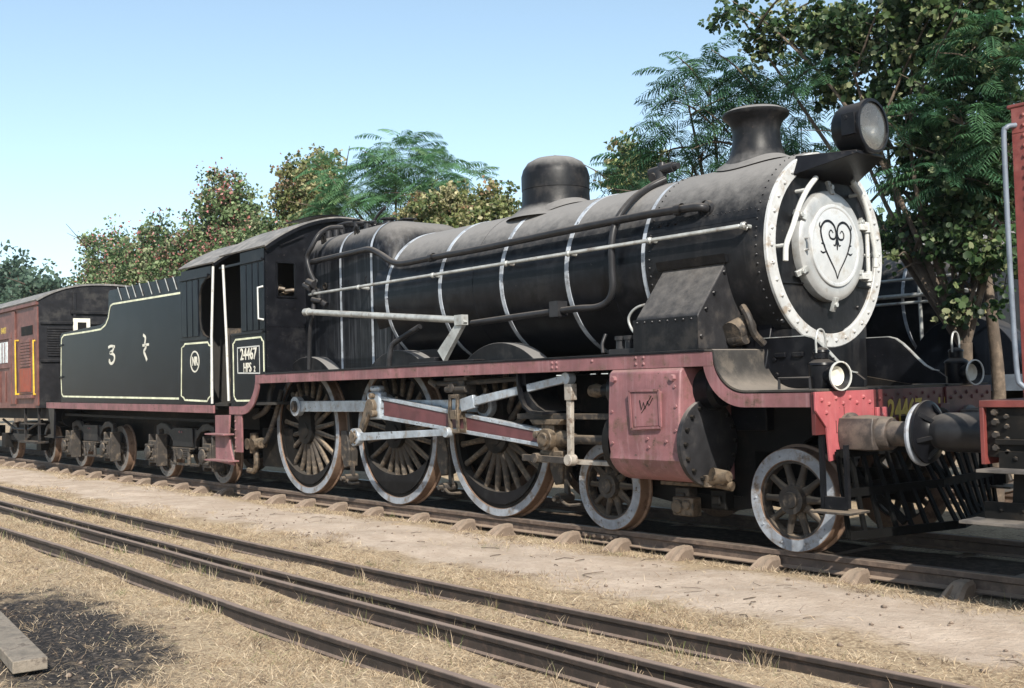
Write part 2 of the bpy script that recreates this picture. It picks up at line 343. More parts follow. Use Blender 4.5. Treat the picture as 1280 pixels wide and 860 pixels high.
def rail_poly(w, h, foot, hh):   # half section, head on top
    a = w/2; f = foot/2; t = .008
    return [(-a, -.004), (-a+.004, 0), (a-.004, 0), (a, -.004), (a, -hh), (t, -hh-.012), (t, -h+.022), (f, -h+.010), (f, -h), (-f, -h), (-f, -h+.010), (-t, -h+.022), (-t, -hh-.012), (-a, -hh)]
def sweep_rail(path, prof, z):
    V = []; n = len(prof); m = len(path)
    for i, p in enumerate(path):
        q0 = path[max(0, i-1)]; q1 = path[min(m-1, i+1)]; dx, dy = q1[0]-q0[0], q1[1]-q0[1]; l = math.hypot(dx, dy); nx, ny = -dy/l, dx/l
        V += [(p[0]+nx*a, p[1]+ny*a, z+c) for a, c in prof]
    F = [(i*n+k, i*n+(k+1)%n, (i+1)*n+(k+1)%n, (i+1)*n+k) for i in range(m-1) for k in range(n)]
    mb = MB(); mb.add(V, F + [tuple(range(n)), tuple(range(m*n-1, (m-1)*n-1, -1))]); return mb
track = thing('railway_track', 'broad gauge track with rusty iron sleepers under the black locomotive', 'track', (0, 0, G))
RP = rail_poly(.072, .145, .14, .042)
for y in (-.872, .872):
    mb = sweep_rail([(-75, y), (-20, y), (0, y), (20, y)], RP, 0); mb.build('rail', 'rail_rust', track, smooth=30)
    MB().box(-75, 20, y-.033, y+.033, .0, .0035).build('rail_head', 'rail_head', track)
sm = MB()
secs = []
half = [(.935,.055,.075,-.056,.0),(1.05,.058,.078,-.060,.0),(1.10,.062,.088,-.075,.012),(1.17,.070,.105,-.115,.045),(1.25,.082,.125,-.165,.075),(1.31,.088,.135,-.22,.085)]
mids = [(.925,.055,.08,-.150,.0),(.7,.055,.08,-.16,.0)]
allsec = [(-a, *r) for a, *r in half[::-1]] + [(-a, *r) for a, *r in mids] + [(a, *r) for a, *r in mids[::-1]] + [(a, *r) for a, *r in half]
for yy, wt, wb, zt, dp in allsec:
    wt *= .86; wb *= .86
    secs.append([(x, yy, z) for x, z in ((-wb*1.1, -.32), (-wb, zt-.03), (-wt, zt), (-wt*.62, zt-.004), (-wt*.45, zt-dp), (wt*.45, zt-dp), (wt*.62, zt-.004), (wt, zt), (wb, zt-.03), (wb*1.1, -.32))])
V = [v for s_ in secs for v in s_]; sm.add(V, [(i*10+k, i*10+k+1, (i+1)*10+k+1, (i+1)*10+k) for i in range(len(secs)-1) for k in range(9)] + [tuple(range(10)), tuple(range(len(V)-1, len(V)-11, -1))])
sme = sm.mesh('sleeper', 22)
sme.materials.append(MATS['sleeper_iron'])
sx_ = [-3.45, -2.57, -1.53, -.51, .27, 1.31, 2.04, 2.91, 3.91, 4.79, 5.69, 6.6, 7.5, 8.4, 9.3]
x = -4.35
while x > -42: sx_.append(x + random.uniform(-.07, .07)); x -= .9
for x in sx_:
    o = link('sleeper', sme, None, track); o.location = (x, random.uniform(-.03, .03), random.uniform(-.008, .008)); o.rotation_euler.z = random.uniform(-.05, .05)
FR = rail_poly(.054, .13, .05, .028)
fgp = {'A': [(-16,-3.32),(-11.2,-3.477),(-7,-3.62),(-3.2,-3.73),(.9,-3.80),(3.5,-3.80),(6.2,-3.75),(9.5,-3.66)],
       'B': [(-16,-4.10),(-8.1,-4.28),(-4.5,-4.35),(-1.5,-4.40),(.55,-4.45),(4.5,-4.46),(6.2,-4.462),(9.5,-4.47)],
       'C': [(-16,-4.34),(-7.2,-4.52),(-4,-4.57),(-1,-4.62),(1,-4.67),(4.8,-4.70),(6.2,-4.72),(9.5,-4.75)],
       'D': [(-16,-5.15),(-4.3,-5.25),(-1.56,-5.26),(.83,-5.33),(2.5,-5.39),(3.7,-5.41),(5.4,-5.405),(9.5,-5.41)]}
def smooth_path(pts): return [(p.x, p.y) for p in spline([(a, b, 0) for a, b in pts], 6)]
for k1, k2, lab in (('A', 'B', 'narrow rusty rails half buried in straw beside the sandy path'), ('C', 'D', 'narrow rusty rails half buried in straw next to the dark ground patch')):
    t = thing('light_railway_track', lab, 'track', (0, fgp[k1][4][1]*.5+fgp[k2][4][1]*.5, G))
    for k in (k1, k2): sweep_rail(smooth_path(fgp[k]), FR, -.035).build('rail', 'fg_rail', t, smooth=30)
# fish plates joining two lengths of the near rail
jx = PY(748, 668, -.93)[0]
fp_ = MB().box(jx-.26, jx+.26, -.918, -.886, -.10, -.058)
fp_.build('fish_plate', 'rail_rust', track, bevel=.004)
for k in range(4):
    x = jx-.19+.127*k; MB().cyl((x,-.918,-.079),(x,-.94,-.079),.02,n=6).build('fish_bolt', 'sleeper_iron', track)
# ---- plank lying in the grass
a = Vector(PZ(-70, 715, -.085)); b = Vector(PZ(38, 832, -.085))
pl = MB(); d = (b-a).normalized(); pl.bar(a, b, .20, .075); o = pl.build('wooden_plank', 'old_wood', bevel=.006)
tag(o, 'short weathered grey plank lying in the grass by the dark ground patch', 'plank')

# ================================================================== the black locomotive
LOCO = thing('steam_locomotive', 'black steam locomotive with white ringed smokebox and heart on its door', 'locomotive', (0, 0, 0))
D1, D2, D3, B2, B1 = -4.5146, -2.1356, 0., 1.8419, 4.1357
BZ = 2.74; BR = .93
# ---------------- wheels (local: axis y, outer face at y=0, tyre inwards)
def wheel(name, r, nsp, rim_in, hub_r, crank, cw, face_in, sw=(.085, .055), spoke_mat='spoke_dust', rim_mat='wheel_white'):
    w = MB().lathe([(.02, rim_in), (.02, face_in), (.12, face_in), (.12, rim_in), (.02, rim_in)], ax=(0,1,0), n=64)
    if crank:
        w.prism(arc(0, 0, hub_r, 180, 360, 14) + arc(0, crank, hub_r*.78, 0, 180, 14), 'y', -.035, .14)
        w.cyl((0, -.05, 0), (0, -.03, 0), hub_r*.55, n=24)
    else:
        w.lathe([(-.05, .001), (-.05, hub_r*.55), (-.03, hub_r*.6), (-.03, hub_r), (.15, hub_r), (.15, .001)], ax=(0,1,0), n=28)
    o = link(name, w.mesh(name), 'underframe' if crank else 'dusty_iron')
    t = MB().lathe([(0, face_in), (0, r-.004), (.004, r), (.118, r+.003), (.128, r+.028), (.148, r+.028), (.155, r+.01), (.155, face_in), (0, face_in)], ax=(0,1,0), n=72)
    link('tyre', t.mesh('tyre'), 'tyre_steel', o)
    link('painted_rim', MB().lathe([(-.003, face_in+.006), (-.003, r-.008), (.002, r-.006), (.002, face_in+.004), (-.003, face_in+.006)], ax=(0,1,0), n=72).mesh('painted_rim'), rim_mat, o)
    s = MB(); R0 = hub_r*.9; R1 = rim_in+.01; vs = []
    for q in range(7):
        f = q/6; rr = R0+(R1-R0)*f; flare = 1+.5*max(0, (f-.8)/.2)+.35*max(0, (.2-f)/.2)
        wx = (sw[0]+(sw[1]-sw[0])*f)/2*flare; wy = .045-.012*f
        vs += [(wx*math.cos(a), .07+wy*math.sin(a), rr) for a in [2*math.pi*k/8 for k in range(8)]]
    s.add(vs, [(j*8+k, j*8+(k+1)%8, (j+1)*8+(k+1)%8, (j+1)*8+k) for j in range(6) for k in range(8)])
    sme = s.mesh('spoke', 60)
    for i in range(nsp):
        p = link('spoke', sme, spoke_mat, o); p.rotation_euler.y = 2*math.pi*(i+.5)/nsp
    if cw:
        th, dep = cw; ro = rim_in+.02
        out = arc(0, 0, ro, -90-th, -90+th, 20)
        x1, z1 = out[-1]; s_ = []
        for i in range(1, 20):
            f = i/20; ang = -90+th-2*th*f; rr = ro-dep*math.sin(math.pi*f)**.8
            s_.append((rr*math.cos(math.radians(ang)), rr*math.sin(math.radians(ang))))
        link('counterweight', MB().prism(out+s_, 'y', .0, .10).mesh('counterweight'), 'black', o)
    if nsp == 10:
        bl = MB()
        for i in range(10):
            a = 2*math.pi*i/10; bl.bolt((math.cos(a)*(face_in+.05), -.003, math.sin(a)*(face_in+.05)), (0,-1,0), .012, .012)
        [link('rivet', q.mesh('rivet'), rim_mat, o) for q in bl.pieces()]
    return o
FY = .93
def put(o, x, z, side, parent):
    o.parent = parent; o.matrix_parent_inverse = Matrix.Translation(-parent.location)
    o.location = (x, -FY*side, z); o.rotation_euler = (0, 0, 0 if side > 0 else math.pi)
for x, cw in ((D1, (58, .13)), (D2, (66, .24)), (D3, (60, .14))):
    w = wheel('driving_wheel', .94, 20, .775, .20, .36, cw, .845)
    put(w, x, .94, 1, LOCO)
    c = copy_part(w, LOCO); put(c, x, .94, -1, LOCO)
    MB().cyl((x, -.8, .94), (x, .8, .94), .1).build('axle', 'underframe', LOCO)
BW = wheel('bogie_wheel', .457, 10, .32, .125, 0, None, .345, (.075, .05))
put(BW, B1, .457, 1, LOCO)
for x, s in ((B1, -1), (B2, 1), (B2, -1)): put(copy_part(BW, LOCO), x, .457, s, LOCO)
for x in (B1, B2): MB().cyl((x, -.8, .457), (x, .8, .457), .08).build('axle', 'underframe', LOCO)

# ---------------- frames, saddle, ashpan, bogie
for s in (-1, 1):
    MB().prism([(-5.7,.75),(-4.0,.55),(-1,.55),(1.2,.62),(1.5,.85),(3.9,.85),(4.2,1.02),(4.73,1.02),(4.73,1.38),(3.4,1.62),(-4.8,1.62),(-5.7,1.18)], 'y', s*.60, s*.645).build('main_frame', 'underframe', LOCO)
MB().box(-4.7, -2.5, -.58, .58, .35, 1.9).build('ashpan', 'underframe', LOCO)
MB().box(-1.8, -.3, -.3, .3, .8, 2.0).build('frame_stretcher', 'underframe', LOCO)
MB().prism([(-.75,1.05),(.75,1.05),(.75,1.6),(.62,2.05),(-.62,2.05),(-.75,1.6)], 'x', 2.45, 3.75).build('smokebox_saddle', 'black', LOCO, bevel=.01)
bo = MB()
for s in (-1, 1): bo.prism([(1.5,.42),(1.65,.62),(2.4,.62),(2.7,.42),(3.4,.42),(3.7,.62),(4.35,.62),(4.5,.42),(4.4,.30),(3.75,.36),(3.3,.28),(2.8,.28),(2.2,.36),(1.6,.30)], 'y', s*.66, s*.71)
bo.box(2.6, 3.5, -.62, .62, .38, .85)
bo.build('bogie_frame', 'underframe', LOCO)
for x in (2.75, 3.2):
    MB().box(x-.08, x+.10, -.83, -.7, .30, .48).box(x-.05, x+.05, -.86, -.8, .34, .43).build('spring_bracket', 'dusty_iron' if x < 3 else 'underframe', LOCO, bevel=.01)
MB().box(2.72, 2.98, -.93, -.80, .22, .40).cyl((2.78,-.95,.31),(2.78,-.9,.31),.07).cyl((2.9,-.95,.33),(2.9,-.9,.33),.05).box(2.5,3.3,-.86,-.82,.50,.545).build('bogie_spring_end', 'greasy_brass', LOCO, bevel=.012)

# ---------------- boiler, smokebox, firebox
MB().lathe([(-2.62, .92), (-2.3, BR), (1.0, BR), (2.46, BR-.004)], (0,0,BZ), n=120).build('boiler_barrel', 'boiler', LOCO)
for x in (2.44, 1.29, .16, -1.06, -2.28):
    MB().lathe([(x-.032, BR-.002), (x-.030, BR+.007), (x+.030, BR+.007), (x+.032, BR-.002)], (0,0,BZ), n=120).build('boiler_band', 'band_white', LOCO)
SR = .945
sbx = MB().lathe([(2.47, .6), (2.47, SR), (3.88, SR), (3.90, SR-.012), (3.93, SR-.015), (3.93, .001)], (0,0,BZ), n=120)
sbx.build('smokebox', 'smokebox', LOCO)
for x in (-.45, 1.9): MB().lathe([(x-.06,BR-.001),(x-.06,BR+.003),(x+.06,BR+.003),(x+.06,BR-.001)], (0,0,BZ), n=120).build('lap_strip', 'boiler', LOCO)
sm_ = MB()
for a0, a1, zz in ((math.radians(-74), math.radians(-71.5), 0),):
    sm_.lathe([(2.50,SR-.001),(2.50,SR+.004),(3.84,SR+.004),(3.84,SR-.001)], (0,0,BZ), n=2, a0=-a1, a1=-a0)
sm_.build('seam_strip', 'smokebox', LOCO)
rv = MB()
for k in range(26):
    a = math.radians(-68); rv.rivet((2.56+.05*k, SR*math.sin(a), BZ+SR*math.cos(a)), (0, math.sin(a), math.cos(a)), .008)
for i in range(72):
    a = 2*math.pi*i/72
    for x in (2.53, 3.85):
        rv.rivet((x, SR*math.sin(a), BZ+SR*math.cos(a)), (0, math.sin(a), math.cos(a)), .013)
for k in range(3): rv.bolt((2.62+.09*k*1.2, -SR*math.cos(.36), BZ+SR*math.sin(.36)), (0,-.93,.36), .022)
o_ = rv.build('smokebox_rivets', 'smokebox', LOCO); o_['kind'] = 'stuff'
fbp = MB()
def fb_sec(x, hw, top, rad): return [(x, a, b) for a, b in [(-hw,1.70)] + [(p[0], p[1]) for p in arc(-hw+rad, top-rad, rad, 180, 90, 12)] + [(p[0], p[1]) for p in arc(hw-rad, top-rad, rad, 90, 0, 12)] + [(hw,1.70)]]
secs = [fb_sec(-4.85,.735,3.87,.42), fb_sec(-3.7,.775,3.875,.44), fb_sec(-2.78,.82,3.88,.47), fb_sec(-2.68,.825,3.87,.50), fb_sec(-2.55,.83,3.83,.55), fb_sec(-2.42,.84,3.74,.66), fb_sec(-2.32,.85,3.6,.74), fb_sec(-2.31,.3,3.2,.2)]
n = len(secs[0]); fbp.add([v for s in secs for v in s], [(i*n+k, i*n+k+1, (i+1)*n+k+1, (i+1)*n+k) for i in range(len(secs)-1) for k in range(n-1)])
fbp.build('firebox', 'firebox', LOCO, smooth=50)
for x, hw, top, rad in ((-3.7,.775,3.875,.44), (-2.80,.82,3.88,.47)):
    a = fb_sec(x-.03, hw+.006, top+.006, rad); b = fb_sec(x+.03, hw+.008, top+.008, rad); n = len(a)
    MB().add(a+b, [(k, k+1, n+k+1, n+k) for k in range(n-1)]).build('firebox_band', 'band_white', LOCO)
wp = MB()
for px, py in ((393,363),(405,358),(437,354),(460,350),(467,343)):
    p = PY(px, py, -.79); wp.lathe([(-.01,.055),(.012,.055),(.012,.035),(-.005,.03),(-.005,.001)], (p[0],-.775 if p[0]<-3.2 else -.80,p[2]), (0,-1,0), 14)
wp.build_each('washout_plug', 'underframe', LOCO)
p = PY(503, 380, -.86); MB().lathe([(-.03,.085),(.02,.085),(.02,.05),(.06,.045),(.06,.001)], (p[0],-.83,p[2]-.02), (0,-1,-.1), 16).build('mud_plug', 'dusty_iron', LOCO)
for px in (410, 452):
    p = PY(px, 297, -.55); MB().lathe([(-.02,.08),(.03,.08),(.03,.05),(-.01,.04),(-.01,.001)], (p[0],-.62,3.78), (0,-.7,.7), 14).build('washout_plug', 'underframe', LOCO)
# dome
dx = .12
MB().lathe([(-.14,.62),(-.06,.50),(.0,.44),(.06,.42),(.22,.412),(.225,.418),(.40,.418),(.48,.395),(.56,.34),(.61,.25),(.635,.14),(.64,.001)], (dx,0,BZ+BR), (0,0,1), 56).build('steam_dome', 'smokebox', LOCO, smooth=45)
sk = MB(); ring = []
for i in range(49):
    a = 2*math.pi*i/48
    for rr in (.42, .56):
        x, y = dx+rr*math.cos(a), rr*math.sin(a); ring.append((x, y, BZ+math.sqrt((BR+.012)**2-y*y)+(.07 if rr < .5 else .0)))
sk.add(ring, [(2*i, 2*i+1, 2*i+3, 2*i+2) for i in range(48)]); sk.build('dome_skirt', 'smokebox', LOCO)
MB().box(dx-.06, dx+.06, -.05, .05, BZ+BR+.63, BZ+BR+.655).build('dome_cap', 'smokebox', LOCO, bevel=.01)
# chimney
cx_ = 3.17
MB().lathe([(-.12,.40),(-.05,.365),(.02,.325),(.08,.285),(.15,.258),(.25,.24),(.34,.238),(.40,.25),(.45,.28),(.48,.32),(.50,.335),(.525,.335),(.535,.32),(.535,.30),(.56,.27),(.565,.20),(.3,.19),(.3,.001)], (cx_,0,BZ+SR), (0,0,1), 56).build('chimney', 'smokebox', LOCO, smooth=50)
ck = MB(); ring = []
for i in range(49):
    a = 2*math.pi*i/48
    for rr in (.30, .42):
        x, y = cx_+rr*math.cos(a), rr*math.sin(a); ring.append((x, y, BZ+math.sqrt((SR+.014)**2-y*y)+(.06 if rr < .4 else .0)))
ck.add(ring, [(2*i, 2*i+1, 2*i+3, 2*i+2) for i in range(48)]); ck.build('chimney_saddle', 'smokebox', LOCO)
# ---------------- smokebox front
FX = 3.935
MB().lathe([(FX-.01,.80),(FX+.02,.80),(FX+.026,.806),(FX+.026,.925),(FX+.018,.934),(FX-.01,.934)], (0,0,BZ), n=96).build('front_ring', 'ring_white', LOCO)
bl = MB()
for i in range(34):
    a = 2*math.pi*(i+.5)/34; bl.rivet((FX+.026, .866*math.sin(a), BZ+.866*math.cos(a)), (1,0,0), .022)
bl.build_each('front_ring_rivet', 'ring_white', LOCO)
MB().box(FX, FX+.014, -.74, .74, BZ-.34, BZ-.325).build('front_plate_seam', 'smokebox', LOCO)
door = MB().lathe([(FX,.53),(FX+.05,.53),(FX+.075,.522),(FX+.092,.50),(FX+.10,.47),(FX+.103,.39),(FX+.098,.375),(FX+.108,.36),(FX+.114,.33),(FX+.122,.2),(FX+.126,.1),(FX+.127,.001)], (0,0,BZ+.03), n=80).build('smokebox_door', 'door_silver', LOCO, smooth=25)
MB().lathe([(FX+.10,.395),(FX+.118,.392),(FX+.122,.385),(FX+.122,.365),(FX+.116,.352),(FX+.118,.33),(FX+.124,.2),(FX+.128,.1),(FX+.129,.001)], (0,0,BZ+.03), n=72).build('door_panel', 'door_panel', door, smooth=20)
# heart with scrolls, lying on the dished door
hx = FX+.158; hc = BZ+.03
def dsurf(y, z):
    r = math.hypot(y, z-hc); return FX + float(np.interp(r, [0,.1,.2,.33,.36], [.129,.128,.124,.118,.116])) + .004
def stroke(pts, w):     # flat painted stroke on the door, width varies
    P = spline([(0, a, b) for a, b in pts], 7); m = MB(); n = len(P); L_ = []; R_ = []
    for i, p in enumerate(P):
        d = (P[min(i+1,n-1)]-P[max(i-1,0)]).normalized(); f = i/(n-1); ww = w*(.35+.65*math.sin(math.pi*min(1,max(0,f*.9+.08))))/2
        for q, s in ((L_, 1), (R_, -1)):
            y = p.y - d.z*ww*s; z = p.z + d.y*ww*s; q.append((dsurf(y, z), y, z))
    m.add(L_+R_, [(i, i+1, n+i+1, n+i) for i in range(n-1)]); return m
hm = MB()
for s in (-1, 1):
    for pts, w in (([(0,hc-.30),(s*.03,hc-.23),(s*.10,hc-.13),(s*.155,hc-.04),(s*.195,hc+.06),(s*.20,hc+.14),(s*.155,hc+.20),(s*.09,hc+.215),(s*.03,hc+.18),(s*.008,hc+.11),(s*.03,hc+.06),(s*.08,hc+.06),(s*.10,hc+.10),(s*.075,hc+.135),(s*.045,hc+.11)], .03),
                   ([(s*.155,hc-.04),(s*.17,hc-.0),(s*.205,hc+.01)], .022), ([(s*.14,hc-.06),(s*.185,hc-.075),(s*.215,hc-.06)], .02),
                   ([(s*.195,hc+.13),(s*.215,hc+.17),(s*.205,hc+.20)], .02), ([(s*.01,hc+.06),(s*.025,hc+.0),(s*.05,hc+.005)], .02)):
        q = stroke([(a*1.2, hc+(b-hc)*1.05) for a, b in pts], w*.78); hm.add(q.v, q.f)
q = stroke([(0,hc+.12),(.0,hc+.04),(0,hc-.045)], .03); hm.add(q.v, q.f)
hm.build('heart_ornament', 'black', door)
dg = MB()
for ang in (0, 62, 118, 180, 242, 298):
    a = math.radians(ang); c = Vector((FX+.05, .56*math.sin(a), BZ+.03+.56*math.cos(a))); inn = Vector((0, -math.sin(a), -math.cos(a)))
    dg.bar(c-inn*.06, c+inn*.07+Vector((.05,0,0)), .055, .035, (1,0,0)); dg.cyl(c+Vector((.0,0,0)), c+Vector((.06,0,0)), .026, n=8)
dg.build_each('door_clamp', 'pipe_grey', LOCO, bevel=.004)
hg = MB(); yh = .55
for z in (BZ+.24, BZ-.24): hg.box(FX+.04, FX+.12, yh-.12, yh+.06, z-.03, z+.03).cyl((FX+.09, yh+.02, z-.05), (FX+.09, yh+.02, z+.05), .04, n=12)
hg.cyl((FX+.09, yh+.02, BZ-.33), (FX+.09, yh+.02, BZ+.30), .022, n=10).box(FX+.03, FX+.06, yh-.12, yh-.06, BZ-.27, BZ+.27)
hg.build('door_hinge', 'white', LOCO, bevel=.006)
p = PX(1001, 312, FX+.11); MB().tube([(FX+.07, -.46, BZ+.08), (FX+.14, -.46, BZ+.07), (FX+.14, -.46, BZ-.03), (FX+.07, -.46, BZ-.04)], .013, 8).build('door_grip', 'door_silver', door)
for pts in (((1020,222),(1009,237),(999,258),(991,283),(983,306),(982,326)), ((1066,227),(1076,243),(1085,268),(1091,300),(1094,318),(1094,334))):
    P = [Vector(PX(x, y, FX+.12)) for x, y in pts]; mb = MB().tube(spline(P, 5), .026, 10)
    for i in (1, 4): mb.cyl(P[i], P[i]-Vector((.13,0,0)), .018, n=8); mb.lathe([(-.03,.034),(.03,.034)], P[i], (P[i]-P[i-1]), 10)
    mb.build('front_handrail', 'white', LOCO)
bl = MB()
for y, z in ((-.72,2.05),(.55,2.12),(.62,2.2),(.5,2.2),(.66,2.1)): bl.bolt((FX, y, z), (1,0,0), .02)
bl.build_each('front_bolt', 'smokebox', LOCO)
# headlight and its bracket
hlx, hlz = 4.33, 3.83
bk = MB().add([(FX,-.52,BZ+.66),(FX,.52,BZ+.66),(FX,-.42,BZ+.86),(FX,.42,BZ+.86),(FX+.52,-.22,BZ+.85),(FX+.52,.22,BZ+.85),(FX+.52,-.22,BZ+.82),(FX+.52,.22,BZ+.82)],
              [(2,3,5,4),(0,2,4,6),(1,7,5,3),(4,5,7,6),(0,6,7,1),(0,1,3,2)])
bk.build('headlight_bracket', 'black', LOCO, bevel=.006)
HL = MB().lathe([(-.17,.001),(-.17,.10),(-.15,.20),(-.10,.232),(.12,.240),(.125,.255),(.17,.255),(.175,.245),(.175,.225),(.12,.222),(.05,.17),(-.02,.06),(-.03,.001)], (hlx,0,hlz), (1,0,-.02), 48).build('headlight', 'black', LOCO, smooth=45)
MB().lathe([(.155,.226),(.172,.16),(.180,.08),(.183,.001)], (hlx,0,hlz), (1,0,-.02), 40).build('lens', 'lens', HL)
MB().lathe([(.115,.215),(.05,.165),(-.01,.06),(-.02,.001)], (hlx,0,hlz), (1,0,-.02), 40).build('reflector', 'glass_lamp', HL)
MB().box(hlx-.12, hlx+.14, -.10, .10, BZ+.86, hlz-.225).cyl((hlx+.05,-.235,hlz+.06),(hlx+.05,-.27,hlz+.06),.02).box(hlx+.0,hlx+.14,-.265,-.235,hlz-.10,hlz+.10).build('headlight_base', 'black', HL, bevel=.006)
# snifting valve on top of the barrel
p = Vector((2.05, -.22, BZ+BR-.03)); MB().cyl(p, p+Vector((0,0,.16)), .07).cyl(p+Vector((-.14,0,.15)), p+Vector((.2,0,.17)), .055).cyl(p+Vector((.03,0,.15)), p+Vector((.03,0,.24)), .06, .04).cyl(p+Vector((.2,0,.17)), p+Vector((.26,0,.17)), .035).cyl(p+Vector((-.05,-.08,.08)), p+Vector((-.05,.08,.12)), .05).build('snifting_valve', 'pipe_black', LOCO)

# ---------------- pipes and handrails on the near flank
def pipe(name, pts, r, m, n=8, sp=True, extra=None, par=LOCO):
    mb = MB().tube(spline(pts, n) if sp else pts, r, 10)
    if extra: extra(mb)
    return mb.build(name, m, par)
pipe('ejector_pipe', [PY(884,261,-.86), PY(874,259,-.93), PY(855,261,-.95), PY(800,270,-.95), PY(700,290,-.95), PY(600,311,-.95), PY(545,321,-.95), PY(505,329,-.94), PY(490,327,-.94), PY(476,318,-.93), PY(462,312,-.93), PY(445,315,-.92), PY(388,328,-.92)], .043, 'pipe_black', 6,
     extra=lambda m: (m.lathe([(-.05,.06),(.03,.06)], PY(850,262,-.95), (1,0,0), 14), m.lathe([(-.02,.08),(.02,.085)], PY(883,261,-.86), (.1,1,0), 16), m.lathe([(-.04,.056),(.04,.056)], PY(540,322,-.95), (1,0,0), 14)))
pipe('steam_pipe', [PY(832,224,-.30), PY(812,234,-.46), PY(790,250,-.70), PY(772,274,-.90), PY(765,300,-.985), PY(765,335,-1.0), PY(766,360,-1.0), PY(760,376,-1.0), PY(746,384,-1.0), PY(720,386,-1.0), PY(660,394,-1.0), PY(590,404,-1.0)], .037, 'pipe_black', 6,
     extra=lambda m: m.box(PY(697,387,-1.0)[0]-.07, PY(697,387,-1.0)[0]+.07, -1.06, -.92, PY(697,387,-1.0)[2]-.08, PY(697,387,-1.0)[2]+.09))
hz = 2.925
hr = MB().tube([(3.78,-.97,2.90),(3.72,-1.02,hz),(-4.2,-1.02,hz+.01)], .021, 10)
for px in (930, 812, 710, 632, 540, 447):
    x = PY(px, 300, -1.02)[0]; hr.cyl((x,-1.02,hz),(x,-.86,hz-.01),.016,.026,8).lathe([(-.03,.02),(-.015,.034),(.015,.034),(.03,.02)], (x,-1.02,hz), (1,0,0), 10)
hr.build('handrail', 'pipe_grey', LOCO)
r0 = Vector(PY(384,390,-1.2)); r1 = Vector(PY(577,400,-1.2))
rr = MB().cyl(r0, r1, .043, n=14).cyl(r0-Vector((.06,0,0)), r0+Vector((.05,0,0)), .055).bar(Vector(PY(580,399,-1.2)), Vector(PY(553,445,-1.2)), .05, .10, (1,0,0), .06, .17).box(r1.x-.08, r1.x+.06, -1.25, -1.15, r1.z-.06, r1.z+.06)
rr.build('reversing_rod', 'pipe_grey', LOCO)
x, _, z = PY(540,450,-1.2); MB().box(x-.35, x+.95, -1.30, -1.12, 1.805, 1.84).box(x-.2, x+.15, -1.27, -1.10, 1.835, 1.89).build('reversing_bracket', 'black', LOCO, bevel=.006)
pipe('feed_pipe', [PY(525,408,-1.0), PY(500,424,-1.06), PY(490,432,-1.1), PY(487,445,-1.12), PY(486,460,-1.12)], .036, 'pipe_black')
pipe('injector_hose', [PY(428,284,-.5), PY(412,285,-.7), PY(399,293,-.9), PY(390,308,-1.0), PY(384,322,-1.02), PY(387,338,-1.02), PY(393,352,-1.0)], .034, 'pipe_black')
mb = MB(); c = Vector(PY(396,368,-.98))
for i in range(9):
    o_ = Vector((random.uniform(-.16,.16), random.uniform(-.10,.06), random.uniform(-.2,.2))); d_ = Vector((random.uniform(-1,1), random.uniform(-.4,.4), random.uniform(-.6,.6))).normalized()
    mb.cyl(c+o_-d_*.08, c+o_+d_*.08, random.uniform(.03,.055), n=10)
mb.tube(spline([c+Vector((.0,-.05,-.1)), PY(391,392,-1.1), PY(388,410,-1.12), PY(387,430,-1.1), PY(386,462,-1.1)], 6), .03, 8)
mb.build('injector_valves', 'pipe_black', LOCO)
mb = MB()
for x, y, r, h in ((-4.75,-.35,.06,.14),(-4.6,-.2,.05,.2),(-4.4,-.42,.05,.12),(-4.35,-.1,.07,.16),(-4.1,-.25,.05,.2),(-3.9,.1,.09,.13),(-3.75,-.28,.05,.12),(-3.45,-.1,.10,.14),(-3.45,.25,.10,.16),(-4.55,.2,.06,.2)):
    mb.cyl((x,y,3.85),(x,y,3.87+h),r,r*.8,12); mb.cyl((x,y,3.87+h),(x,y,3.89+h),r*1.25,n=12)
mb.tube(spline([(-4.8,-.3,4.02),(-4.3,-.32,4.05),(-3.9,-.2,4.0),(-3.7,-.26,3.92)],6),.025,8).tube([(-4.8,-.15,4.08),(-3.8,-.1,4.02)],.03,8).tube([(-3.95,-.1,3.98),(-3.75,-.05,4.16),(-3.6,-.05,4.22)],.022,6)
mb.build('boiler_fittings', 'pipe_black', LOCO)

